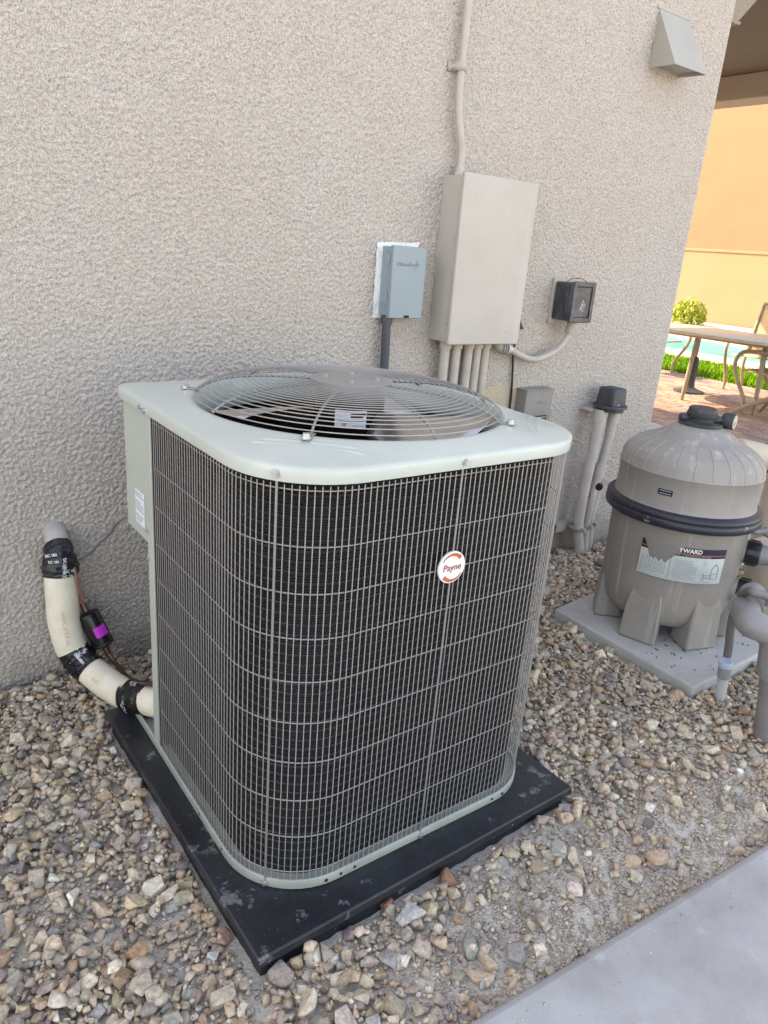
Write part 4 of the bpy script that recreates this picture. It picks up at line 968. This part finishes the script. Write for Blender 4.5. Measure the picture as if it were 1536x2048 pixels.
for (x, y, r) in ((2.70, W - 0.085, 0.026), (2.766, W - 0.076, 0.024), (2.819, W - 0.062, 0.022)):
    cq = MB(); pts = [(x - r, W - 0.04)] + arc(x, y, r, 180, 360, 10) + [(x + r, W - 0.04)]
    cq.loft([[(a, b, 0.124) for a, b in pts], [(a, b, 0.148) for a, b in pts]], close=False)
    o = cq.build('pipe_clamp', M_STEEL, su); s_ = o.modifiers.new('sheet', 'SOLIDIFY'); s_.thickness = 0.003
    MB().box(x - 0.006, x + 0.010, y - r - 0.016, y - r + 0.002, 0.126, 0.146).build('clamp_ear', M_STEEL, su, bevel=0.001)

# ------------------------------------------------------------------ refrigerant lines
ls = thing('insulated_pipe', (0.43, 2.05, 0.2), 'cream insulated refrigerant pipe with black tape bands curving from wall to condenser', 'pipe')
axis = resample(spline([(0.430, 2.15, 0.462), (0.4285, 2.105, 0.450), (0.4255, 2.068, 0.410), (0.422, 2.055, 0.345), (0.419, 2.045, 0.275), (0.419, 2.035, 0.205), (0.432, 2.022, 0.130), (0.456, 1.985, 0.088), (0.488, 1.92, 0.062), (0.517, 1.83, 0.063), (0.540, 1.74, 0.092), (0.555, 1.66, 0.125), (0.585, 1.61, 0.14)], 12), 0.006)
n_ = len(axis)
def nearest(z=None, y=None, lo=0, hi=n_):
    return min(range(lo, hi), key=lambda i: abs(axis[i].z - z) if z is not None else abs(axis[i].y - y))
i_a = nearest(z=0.440, hi=n_ // 3); i_b = nearest(z=0.356, hi=n_ // 2); i_c = nearest(z=0.125, hi=2 * n_ // 3); i_d = nearest(y=1.972); i_e = nearest(y=1.795); i_f = nearest(y=1.69)
MB().tube(axis[:i_a + 3], [0.030 + 0.004 * (k / (i_a + 3)) for k in range(i_a + 3)], 20).build('wall_stub', M_BEIGE, ls)
def tape(i, j, r0_, r1_):
    m_ = j - i; rr_ = [r0_ + (r1_ - r0_) * min(1, 1.4 * k / m_) + 0.0012 for k in range(m_ + 1)]
    return MB().tube(axis[i:j + 1], rr_, 18, jitter=0.075).build('tape_wrap', M_TAPE, ls, sharp=28)
t1 = tape(i_a, i_b, 0.034, 0.0475)
MB().tube(axis[i_b - 1:i_c + 1], 0.0445, 26).build('insulation', M_INSUL, ls)
t2 = tape(i_c - 1, i_d + 1, 0.045, 0.045)
MB().tube(axis[i_d:i_e + 1], 0.0425, 26).build('insulation', M_INSUL, ls)
t3 = tape(i_e - 1, i_f + 1, 0.0425, 0.0425)
MB().tube(axis[i_f:], 0.042, 24).build('insulation', M_INSUL, ls)
camp = Vector((0, 0, 1.3))
def pipe_txt(s, i, rad, m_, par, off=(0, 0, 0), along=True, **k):
    mb = MB(); t = (axis[min(i + 1, n_ - 1)] - axis[i - 1]).normalized(); nrm = (camp - axis[i]).normalized() + Vector(off)
    text_pipe(mb, s, axis[i], t, nrm, rad, along, **k); return mb.build('printed_lettering', m_, par)
pipe_txt('HVAC FLEX 75', (i_b + i_c) // 2 + 5, 0.0449, M_INSTXT, ls, width=0.10)
pipe_txt('7/8 FLEX', (i_d + i_e) // 2 - 4, 0.0429, M_INSTXT, ls, off=(-.15, 0, -.2), width=0.055)
for tp, i, offs in ((t1, (i_a + i_b) // 2 + 2, ((-.5, .1, .1), (.25, 0, .15), (0.5, -.2, -.4))), (t2, (i_c + i_d) // 2, ((.35, 0, .1), (-.2, .1, .3))), (t3, (i_e + i_f) // 2, ((-.2, .3, -.6), (.3, 0, .35)))):
    for q, of in enumerate(offs):
        ii = i + (q - 1) * 3
        pipe_txt('DC 181', ii, 0.0518 if tp is t1 else 0.0492, M_TAPETXT, tp, off=of, along=bool(q % 2), width=0.036, shear=0.3, bold=0.04)
        pipe_txt('DC 181', ii + 2, 0.0518 if tp is t1 else 0.0492, M_TAPETXT, tp, off=tuple(o_ * 0.7 for o_ in of), along=bool(q % 2), width=0.030, shear=0.2, bold=0.03)
fd = thing('filter_drier', (0.5, 2.01, 0.18), 'black filter drier canister with magenta sticker beside the cream pipe', 'filter drier')
a, b = Vector((0.482, 2.033, 0.232)), Vector((0.518, 1.996, 0.124)); d = (b - a).normalized()
dl = MB(); pr = [(-0.004, 0.010), (0.0, 0.026), (0.004, 0.0315), (0.009, 0.0325), (0.011, 0.031), (0.016, 0.0315), (0.098, 0.0315), (0.102, 0.031), (0.104, 0.0325), (0.109, 0.0315), (0.114, 0.020), (0.118, 0.010)]
dl.tube([a + d * p[0] for p in pr], [p[1] for p in pr], 28).build('canister', M_BLACK, fd, sharp=30)
mg = MB(); cc_ = a + d * 0.062; nrm = (camp - cc_).normalized() + Vector((0.35, 0, 0)); nrm = (nrm - d * nrm.dot(d)).normalized(); bq = d.cross(nrm)
rows = [[cc_ + d * tt + (nrm * math.cos(q) + bq * math.sin(q)) * 0.0319 for q in [(-.62 + 1.24 * k / 10) for k in range(11)]] for tt in (-0.016, 0.016)]
mg.loft(rows, close=False).build('sticker', M_MAGENTA, fd)
MB().tube([a - d * 0.03, a - d * 0.002], [0.0085, 0.0095], 14).build('inlet_stub', M_COPPER, fd)
MB().tube([b + d * -0.002, b + d * 0.022], [0.0105, 0.009], 14).build('outlet_stub', M_COPPER, fd)
ll = thing('copper_line', (0.5, 1.9, 0.2), 'thin copper liquid line running through the filter drier to the condenser', 'pipe')
MB().tube(spline([(0.446, 2.03, 0.385), (0.450, 2.035, 0.345), (0.459, 2.04, 0.300), (0.468, 2.042, 0.270), tuple(a - d * 0.028)], 8), 0.0062, 12).build('tube', M_COPPER2, ll)
MB().tube(spline([(0.452, 2.02, 0.388), (0.457, 2.02, 0.345), (0.466, 2.025, 0.298), (0.473, 2.028, 0.282)], 8), 0.0045, 10).build('stub_tube', M_COPPER2, ll)
MB().tube(spline([tuple(b + d * 0.02), (0.534, 1.955, 0.088), (0.541, 1.87, 0.088), (0.540, 1.75, 0.135), (0.545, 1.65, 0.185), (0.60, 1.57, 0.20)], 8), 0.0068, 12).build('tube', M_COPPER, ll)
cwz = thing('control_wire', (0.5, 1.9, 0.5), 'thin grey control wire from the black tape to the condenser corner', 'wire')
MB().tube(spline([(0.466, 2.05, 0.395), (0.497, 2.07, 0.392), (0.515, 2.05, 0.420), (0.521, 2.0, 0.459), (0.529, 1.92, 0.515), (0.527, 1.86, 0.562), (0.535, 1.80, 0.600), (0.545, 1.75, 0.612)], 8), 0.0032, 8).build('wire', M_HOSE, cwz)

# ------------------------------------------------------------------ pool filter on its slab
sb_ = thing('filter_slab', (2.45, 1.37, 0), 'pale concrete slab under the pool filter, dotted with dry debris', 'slab')
MB().prism(SLAB, 'z', -0.05, 0.036).build('concrete_pad', M_CONC2, sb_, bevel=0.008, segs=3)
db = MB()
for _ in range(42):
    x, y = random.uniform(2.14, 2.62), random.uniform(1.06, 1.30); l_ = random.uniform(.004, .016); q = random.uniform(0, 3.14)
    db.tube([(x, y, 0.0375), (x + l_ * math.cos(q), y + l_ * math.sin(q), 0.0385)], random.uniform(.0008, .002), 5)
db.build('leaf_litter', M_COPPER, sb_, kind='stuff')
TX, TY = 2.42, 1.40; tc_ = (TX, TY, 0)
pf_ = thing('pool_filter', (TX, TY, 0.036), 'tan cartridge pool filter tank with ribbed dome lid and torn label', 'pool filter')
MB().lathe([(0.0001, 0.070), (0.09, 0.073), (0.15, 0.083), (0.19, 0.102), (0.216, 0.135), (0.230, 0.18), (0.2335, 0.26), (0.239, 0.465), (0.247, 0.480), (0.25, 0.490)], tc_, 72).build('tank_body', M_TANK, pf_)
MB().lathe([(0.248, 0.484), (0.264, 0.485), (0.269, 0.489), (0.2705, 0.500), (0.270, 0.511), (0.266, 0.515), (0.269, 0.520), (0.268, 0.530), (0.260, 0.536), (0.244, 0.540)], tc_, 72).build('clamp_band', M_BAND, pf_, sharp=50)
lidp = [(0.246, 0.536), (0.241, 0.548), (0.2405, 0.600), (0.2425, 0.652), (0.2455, 0.656), (0.2425, 0.660), (0.2395, 0.682), (0.228, 0.706), (0.208, 0.726), (0.182, 0.742), (0.155, 0.753), (0.150, 0.757), (0.144, 0.757), (0.120, 0.777), (0.095, 0.794), (0.075, 0.803), (0.055, 0.806), (0.0001, 0.806)]
lid = MB().lathe(lidp, tc_, 72).build('dome_lid', M_TANK, pf_, sharp=50)
for k in range(26):
    a = 2 * math.pi * (k + .5) / 26
    MB().tube([(TX + r * math.cos(a), TY + r * math.sin(a), z + 0.0006) for r, z in lidp[5:11]], 0.0017, 5).build('lid_rib', M_TANKRIB, lid)
for aa in (-163, -106, -49, 8, 65, 130):
    a = R_(aa); d = Vector((math.cos(a), math.sin(a), 0)); s_ = Vector((-d.y, d.x, 0)); c = Vector((TX, TY, 0))
    def ql(r0_, r1_, w0, w1, z): return [c + d * r0_ - s_ * w0 + Vector((0, 0, z)), c + d * r1_ - s_ * w1 + Vector((0, 0, z)), c + d * r1_ + s_ * w1 + Vector((0, 0, z)), c + d * r0_ + s_ * w0 + Vector((0, 0, z))]
    MB().loft([ql(0.13, 0.2395, 0.052, 0.068, 0.0365), ql(0.14, 0.2370, 0.050, 0.066, 0.11), ql(0.15, 0.2335, 0.048, 0.062, 0.19), ql(0.17, 0.2235, 0.040, 0.054, 0.25)], cap0=True, cap1=True, smooth=False).build('leg', M_TANK, pf_, bevel=0.008, segs=2)
# band latch on the far left
MB().cyl((TX - 0.15, TY + 0.245, 0.548), (TX - 0.245, TY + 0.19, 0.545), 0.005, 8).build('clamp_bolt', M_ZINC, pf_)
MB().cyl((TX - 0.235, TY + 0.196, 0.545), (TX - 0.252, TY + 0.186, 0.545), 0.013, 12).build('clamp_knob', M_BLACK, pf_)
# labels
nl = MB(); curved_panel(nl, tc_, 0.2425, R_(-170), R_(-158.5), 0.592, 0.612, 8); nl.build('lid_nameplate', M_BLACK, lid)
nt_ = MB()
for zz in (0.6065, 0.597): curved_panel(nt_, tc_, 0.2429, R_(-169), R_(-159.5), zz - .0012, zz + .0022, 6)
nt_.build('nameplate_print', M_INKGREY, lid)
A0, A1 = R_(-174.5), R_(-104)
def az(t): return A0 + (A1 - A0) * t
zb, zt, zm = 0.298, 0.425, 0.392
def torn(t, z1):
    if 0.03 < t < 0.115: return z1 - 0.055 * (t - 0.03) / 0.085
    if 0.115 <= t < 0.16: return z1 - 0.058
    if 0.16 <= t < 0.31: return z1 - 0.062 - 0.006 * math.sin(t * 90)
    if 0.31 <= t < 0.40: return z1 - 0.062 + 0.030 * (t - 0.31) / 0.09 + .002 * math.sin(t * 150)
    if 0.40 <= t < 0.455: return z1 - 0.030
    return z1
RL = 0.2390
lab = MB(); curved_panel(lab, tc_, RL, A0, A1, zb, zt, 60, top=lambda t: max(zb + .01, min(zm, torn(t, zt)))); lab_o = lab.build('label', mat('label_paper', (0.55, 0.60, 0.56), 0.5, var=(0.47, 0.52, 0.49), vscale=14), pf_)
M_NAVY = mat('label_navy', (0.018, 0.018, 0.05), 0.45)
hb = MB(); 
lo, hi = [], []
for k in range(61):
    t = k / 60; a = az(t); top = max(zm - 0.0002, torn(t, zt)); lo.append((TX + (RL + .0004) * math.cos(a), TY + (RL + .0004) * math.sin(a), min(zm, top))); hi.append((TX + (RL + .0004) * math.cos(a), TY + (RL + .0004) * math.sin(a), top))
hb.loft([lo, hi], close=False); hb.build('label_header', M_NAVY, lab_o)
os_ = MB(); 
for t0, t1_ in ((0.0, 0.085), (0.405, 1.0)): curved_panel(os_, tc_, RL + .0008, az(t0), az(t1_), 0.4005, 0.4035, 20)
os_.build('label_stripe', M_ORANGE, lab_o)
lt = MB(); text_round(lt, 'YWARD', tc_, RL + .0009, az(0.555), 0.4145, width=0.078, bold=0.03)
lt.build('label_lettering', M_BADGE, lab_o)
l2 = MB(); text_round(l2, 'CARTRIDGE FILTER', tc_, RL + .0009, az(0.64), 0.3962, width=0.098); l2.build('label_subtitle', M_INKGREY, lab_o)
lp_ = MB()
for i in range(9):      # table of figures, its columns uneven as in print
    for j in range(8):
        t0 = 0.045 + j * 0.036; w_ = random.uniform(0.012, 0.028); zz = 0.314 + i * 0.0062
        if zz > 0.360 and 0.12 < t0 < .34: continue
        curved_panel(lp_, tc_, RL + .0005, az(t0), az(t0 + w_), zz, zz + 0.0026, 2)
for i in range(11):     # paragraph lines
    t1_ = 0.67 - random.choice((0, 0, .02, .06)); curved_panel(lp_, tc_, RL + .0005, az(0.40 + random.choice((0, .01))), az(t1_), 0.310 + i * 0.0066, 0.3118 + i * 0.0066, 8)
for i in range(5): curved_panel(lp_, tc_, RL + .0005, az(0.72 + .01 * (i % 2)), az(0.72 + random.uniform(.03, .07)), 0.365 + i * 0.0045, 0.3662 + i * 0.0045, 3)
curved_panel(lp_, tc_, RL + .0005, az(0.02), az(0.97), 0.3032, 0.3042, 30)
lp_.build('label_print', M_INKGREY, lab_o)
lg = MB()
def on_lab(t, z): a = az(t); return (TX + (RL + .0006) * math.cos(a), TY + (RL + .0006) * math.sin(a), z)
tank_line = [on_lab(t, z) for t, z in ((0.85, 0.316), (0.85, 0.352), (0.862, 0.362), (0.885, 0.366), (0.89, 0.372), (0.90, 0.372), (0.905, 0.366), (0.925, 0.362), (0.937, 0.352), (0.937, 0.316), (0.85, 0.316))]
lg.tube(tank_line, 0.0006, 4); lg.tube([on_lab(0.85, .335), on_lab(0.937, .335)], 0.0004, 4)
lg.tube([on_lab(0.76, .330), on_lab(0.85, .330)], 0.0006, 4); lg.tube([on_lab(0.76, .321), on_lab(0.85, .321)], 0.0006, 4); lg.tube([on_lab(0.745, .338), on_lab(0.765, .326), on_lab(0.745, .314), on_lab(0.77, .314)], 0.0006, 4)
lg.tube([on_lab(0.03, .362), on_lab(0.03, .309), on_lab(0.36, .309), on_lab(0.36, .382)], 0.0006, 4)
lg.build('label_diagram', M_INK, lab_o)
# manifold cap with gauge
mcp = MB().lathe([(0.0001, 0.805), (0.070, 0.805), (0.075, 0.808), (0.074, 0.813), (0.048, 0.815), (0.044, 0.818), (0.044, 0.836)], tc_, 36).build('vent_manifold', M_CAP, pf_, sharp=50)
kn = MB(); kn.lathe([(0.050, 0.832), (0.052, 0.835), (0.052, 0.846), (0.049, 0.848), (0.049, 0.850), (0.048, 0.860), (0.044, 0.865), (0.0001, 0.866)], tc_, 36)
kn.build('release_knob', M_CAP, mcp, sharp=45)
gd_ = Vector((0.79, -0.61, 0)); g0 = Vector((TX, TY, 0.826))
MB().cyl(g0 + gd_ * 0.03, g0 + gd_ * 0.075, 0.012, 14).build('gauge_neck', M_CAP, mcp)
fdir = Vector((0.25, -0.97, 0.02)).normalized(); gc_ = g0 + gd_ * 0.096 + Vector((0, 0, -0.002))
gg = MB().tube([gc_ - fdir * 0.020, gc_ - fdir * 0.016, gc_ + fdir * 0.018, gc_ + fdir * 0.021], [0.024, 0.027, 0.029, 0.027], 28).build('pressure_gauge', M_CAP, pf_, sharp=40)
MB().cyl(gc_ + fdir * 0.0205, gc_ + fdir * 0.0222, 0.0245, 28).build('gauge_face', M_LENS, gg)
ndl = MB(); vx = fdir.cross(Vector((0, 0, 1))).normalized(); ndl.tube([gc_ + fdir * 0.0228, gc_ + fdir * 0.0228 + vx * 0.012 - Vector((0, 0, 0.012))], 0.0008, 4); ndl.build('needle', M_INK, gg)
MB().cyl(g0 - gd_ * 0.03, g0 - gd_ * 0.078, 0.008, 12).build('air_relief_nozzle', M_CAP, mcp)
MB().cyl(g0 - gd_ * 0.055, g0 - gd_ * 0.074, 0.0125, 12).build('nozzle_nut', M_CAP, mcp)
# ports, unions and grey pipework
def port(c, e, rad, name, lab_, m_=M_GREYPVC, length=0.5):
    c, e = Vector(c), Vector(e); d = (e - c).normalized()
    MB().cyl(c - d * 0.05, c + d * 0.012, rad * 1.25, 24).build('port_boss', M_TANK, pf_)
    u_ = MB(); pr_ = [(0.008, 1.22), (0.014, 1.30), (0.052, 1.30), (0.058, 1.2)]
    u_.tube([c + d * p[0] for p in pr_], [rad * p[1] for p in pr_], 26).build('union_nut', M_BLACKUNION, pf_, sharp=40)
    for k in range(10):
        q = 2 * math.pi * k / 10; N = d.cross(Vector((0, 0, 1))).normalized(); B = d.cross(N)
        o_ = (N * math.cos(q) + B * math.sin(q)) * rad * 1.31
        MB().cyl(c + d * 0.016 + o_, c + d * 0.050 + o_, 0.0035, 6).build('grip_rib', M_BLACKUNION, pf_)
    t = thing(name, tuple(c + d * 0.06), lab_, 'pipe')
    MB().tube([c + d * 0.055, c + d * 0.075, c + d * 0.085, c + d * length], [rad * 1.08, rad * 1.08, rad * 0.98, rad * 0.98], 24).build('pipe', m_, t, sharp=40)
port((2.517, 1.191, 0.385), (2.727, 0.738, 0.385), 0.0335, 'filter_pipe', 'grey pipe leaving the upper black union of the pool filter')
port((2.500, 1.180, 0.245), (2.700, 0.725, 0.245), 0.0335, 'return_pipe', 'grey pipe leaving the lower black union of the pool filter')
bp_ = thing('elbow_pipe', (2.13, 0.80, 0), 'thick grey pvc pipe rising from the gravel into an elbow before the filter', 'pipe')
ep = spline([(2.30, 1.02, 0.335), (2.10, 0.94, 0.372), (2.02, 0.895, 0.384), (1.985, 0.865, 0.385), (2.0, 0.838, 0.378), (2.045, 0.815, 0.362)], 10)
MB().tube([(2.128, 0.785, -0.06), (2.090, 0.788, 0.13), (2.048, 0.793, 0.30)], 0.0425, 28).build('riser', M_GREYPVC, bp_)
MB().tube([(2.060, 0.792, 0.235), (2.047, 0.793, 0.30), (2.044, 0.797, 0.335), (2.03, 0.805, 0.365)], [0.052, 0.053, 0.053, 0.045], 28).build('elbow', M_GREYPVC, bp_, sharp=60)
MB().tube(ep, 0.0405, 28).build('elbow', M_GREYPVC, bp_)
n3 = len(ep); d3 = (ep[-8] - ep[-1]).normalized()
MB().tube([ep[-1] - d3 * 0.004, ep[-1] + d3 * 0.034], [0.0478, 0.0478], 28).build('socket', M_GREYPVC, bp_, bevel=0.0015)
d3 = (ep[14] - ep[8]).normalized()
MB().tube([ep[9], ep[9] + d3 * 0.036], [0.0478, 0.0478], 28).build('socket', M_GREYPVC, bp_, bevel=0.0015)
hs = thing('drain_hose', (2.17, 0.98, 0.1), 'thin grey drain hose dropping to a blue ringed fitting in the gravel', 'hose')
MB().tube(spline([(2.151, 0.98, 0.17), (2.142, 0.98, 0.215), (2.128, 0.98, 0.26), (2.108, 0.975, 0.33), (2.088, 0.96, 0.405), (2.05, 0.92, 0.447), (2.03, 0.90, 0.455), (2.10, 0.895, 0.430), (2.20, 0.885, 0.385), (2.5, 0.87, 0.30)], 8), 0.0125, 16).build('tube', M_HOSE, hs)
a, b = Vector((2.156, 0.98, 0.126)), Vector((2.151, 0.98, 0.165)); d = (a - b).normalized()
hd_ = Vector((2.183, 0.98, -0.03)) - Vector((2.153, 0.98, 0.145)); hd_.normalize(); h0 = Vector((2.153, 0.98, 0.150))
MB().cyl(h0, h0 + hd_ * 0.020, 0.0215, 22).build('ring_nut', M_LTBLUE, hs, bevel=0.003)
MB().cyl(h0 + hd_ * 0.019, h0 + hd_ * 0.062, 0.0205, 22).build('adapter', M_FITGREY, hs, bevel=0.002)
MB().tube([h0 + hd_ * 0.060, h0 + hd_ * 0.19], [0.0165, 0.0165], 20).build('stub_pipe', M_PVCW, hs)
for k, (ps_, lb_) in enumerate((([(2.34, 1.17, 0.515), (2.42, 1.145, 0.502), (2.48, 1.14, 0.482), (2.60, 1.12, 0.49), (2.8, 1.1, 0.52)], 'upper grey power cord bending away past the filter clamp band'), ([(2.43, 1.20, 0.515), (2.50, 1.15, 0.485), (2.60, 1.13, 0.440), (2.8, 1.1, 0.36)], 'lower grey power cord sloping down past the filter clamp band'))):
    t = thing('power_cord', ps_[0], lb_, 'cord', 'grey cords beside the filter'); MB().tube(spline(ps_, 8), 0.0105, 12).build('cable', M_HOSE, t)
tp_ = thing('tan_pipe', (3.4, 1.62, 0.5), 'weathered tan pipe end with dark collar behind the filter dome', 'pipe')
MB().tube([(3.20, 1.66, 0.565), (3.55, 1.58, 0.50)], 0.062, 24).build('pipe', M_COPING, tp_, bevel=0.01)
MB().tube([(3.40, 1.614, 0.528), (3.50, 1.59, 0.51)], 0.068, 24).build('collar', M_WHIP, tp_)
MB().tube([(3.53, 1.585, 0.52), (3.53, 1.585, -0.05)], 0.06, 24).build('downpipe', M_COPING, tp_)
pu = thing('pool_pump', (3.15, 1.30, 0), 'tan pool pump housing behind the black unions at the picture edge', 'pump')
MB().lathe([(0.0001, 0.30), (0.08, 0.30), (0.105, 0.285), (0.11, 0.25), (0.11, 0.08), (0.09, 0.0), (0.0001, 0.0)], (3.0, 1.27, 0), 32).build('strainer_pot', M_COPING, pu)
MB().cyl((3.08, 1.27, 0.16), (3.40, 1.25, 0.16), 0.085, 28).build('motor', M_CAP, pu)
MB().box(2.92, 3.42, 1.18, 1.36, -0.05, 0.012).build('foot_base', M_CONC2, pu)

# ------------------------------------------------------------------ patio furniture in the sun
tbf = thing('patio_table', (7.7, 4.4, 0), 'oval tan patio table on slim metal legs in the sun', 'table')
def oval(z, d): return [(x, y, z) for x, y in rrect(7.16 + d, 8.30 - d, 3.45 + d, 5.32 - d, (0.42 - d,) * 4, 10)]
MB().loft([oval(0.70, 0.012), oval(0.705, 0.0), oval(0.728, 0.0), oval(0.733, 0.008)], cap0=True, cap1=True, smooth=True).build('tabletop', M_TABLETOP, tbf, sharp=40)
MB().loft([oval(0.675, 0.10), oval(0.6995, 0.07)], smooth=False).build('apron', M_BRONZE, tbf)
for p, q in (((7.35, 4.53, 0), (7.36, 4.50, 0.70)), ((7.42, 3.75, 0), (7.42, 3.80, 0.70)), ((8.10, 4.98, 0), (8.05, 4.9, 0.70)), ((8.10, 3.75, 0), (8.05, 3.8, 0.70))):
    MB().tube([p, q], [0.020, 0.026], 10).build('leg', M_BRONZE, tbf)
us = thing('umbrella_base', (7.97, 4.85, 0), 'dark umbrella stand under the sunlit patio table', 'umbrella base')
MB().lathe([(0.0001, 0.0), (0.17, 0.0), (0.17, 0.02), (0.10, 0.04), (0.06, 0.06), (0.05, 0.12), (0.055, 0.30), (0.04, 0.40), (0.0001, 0.42)], (7.97, 4.85, 0), 24).build('weighted_base', M_CAP, us)
MB().cyl((7.97, 4.85, 0.3), (7.97, 4.85, 0.70), 0.02, 12).build('tube', M_BRONZE, us)
lblc = ['sling patio chair at the far side of the oval table', 'patio chair with curved front arm, shaded, at the right picture edge', 'scroll armed patio chair half hidden by the house corner']
def chair(label, loc, rz, spring=True):
    t = thing('patio_chair', (0, 0, 0), label, 'chair', 'patio chairs around the oval table')
    for s_ in (-0.30, 0.30):        # chair faces +x locally
        MB().tube(spline([(0.20, s_, 0.62), (0.36, s_, 0.60), (0.42, s_, 0.50), (0.38, s_, 0.36), (0.28, s_, 0.20), (0.24, s_, 0.10), (0.25, s_, 0.0)], 8), [0.021] * 49, 8).build('leg', M_BRONZE, t)
        MB().tube(spline([(0.20, s_, 0.62), (-0.05, s_, 0.63), (-0.22, s_, 0.60)], 6), 0.024, 8).build('arm', M_BRONZE, t)
        MB().tube(spline([(-0.36, s_ * .9, 1.02), (-0.27, s_ * .93, 0.70), (-0.20, s_ * .95, 0.42), (-0.24, s_, 0.2), (-0.34, s_, 0.0)], 8), 0.020, 8).build('post', M_BRONZE, t)
    MB().tube([(-0.36, -0.27, 1.02), (-0.36, 0.27, 1.02)], 0.020, 8).build('rail', M_BRONZE, t)
    MB().loft([[(x, y, z) for y in (-0.265, 0.265)] for x, z in ((-0.355, 1.01), (-0.30, 0.80), (-0.215, 0.46))], close=False).build('back_sling', M_SLING, t)
    MB().loft([[(x, y, z) for y in (-0.27, 0.27)] for x, z in ((-0.20, 0.43), (0.0, 0.40), (0.30, 0.44), (0.335, 0.425))], close=False).build('seat_sling', M_SLING, t)
    for o in t.children:
        if 'sling' in o.name: s2 = o.modifiers.new('cloth', 'SOLIDIFY'); s2.thickness = 0.006
    MB().tube([(-0.24, -0.30, 0.2), (-0.24, 0.30, 0.2)], 0.014, 8).build('stretcher', M_BRONZE, t)
    t.location = loc; t.rotation_euler = (0, 0, R_(rz)); return t
chair(lblc[0], (9.05, 4.62, 0), 188)
chair(lblc[1], (7.67, 3.62, 0), 92)
chair(lblc[2], (8.95, 6.18, 0), -90)
# cast foot of a fourth chair in the shade
ft = thing('chair_pedestal', (7.5, 3.35, 0), 'four toed swivel chair pedestal standing on shaded pavers', 'chair base')
for a in (40, 130, 220, 310):
    d = Vector((math.cos(R_(a)), math.sin(R_(a)), 0)); c = Vector((7.42, 3.60, 0))
    MB().tube(spline([c + Vector((0, 0, 0.20)), c + d * 0.16 + Vector((0, 0, 0.13)), c + d * 0.30 + Vector((0, 0, 0.05)), c + d * 0.36 + Vector((0, 0, 0.012))], 6), [0.032 - 0.0008 * k for k in range(19)], 8).build('toe', M_BRONZE, ft)
MB().cyl((7.42, 3.60, 0.16), (7.42, 3.60, 0.42), 0.035, 14).build('post', M_BRONZE, ft)
# shrub in front of the yellow wall
sh = thing('shrub', (18.0, 11.4, 0.06), 'small yellow green shrub against the sunlit garden wall', 'shrub')
lf = MB()
for _ in range(1500):
    a = random.uniform(0, 2 * math.pi); rr_ = random.random() ** 0.5 * 0.44; h = random.random() ** 0.8 * (0.56 - 0.40 * (rr_ / 0.55) ** 2) * (0.75 + 0.45 * abs(math.sin(a * 3.5 + 1))) + 0.02
    c = Vector((18.0 + rr_ * math.cos(a), 11.4 + rr_ * math.sin(a), 0.06 + h)); u_ = Vector((random.gauss(0, 1), random.gauss(0, 1), random.gauss(.6, 1))).normalized(); v_ = u_.cross(Vector((random.gauss(0, 1), random.gauss(0, 1), random.gauss(0, 1)))).normalized()
    l_ = random.uniform(.04, .07); w_ = l_ * .35
    lf.add([c - u_ * l_, c + v_ * w_, c + u_ * l_, c - v_ * w_], [(0, 1, 2, 3)])
lf.build('leaves', M_LEAF, sh, kind='stuff')
for k in range(7):
    a = 2 * math.pi * k / 7; MB().tube([(18.0, 11.4, 0.05), (18.0 + .2 * math.cos(a), 11.4 + .2 * math.sin(a), 0.35), (18.0 + .33 * math.cos(a), 11.4 + .33 * math.sin(a), 0.62)], [.014, .009, .004], 6).build('stem', M_BRONZE, sh)
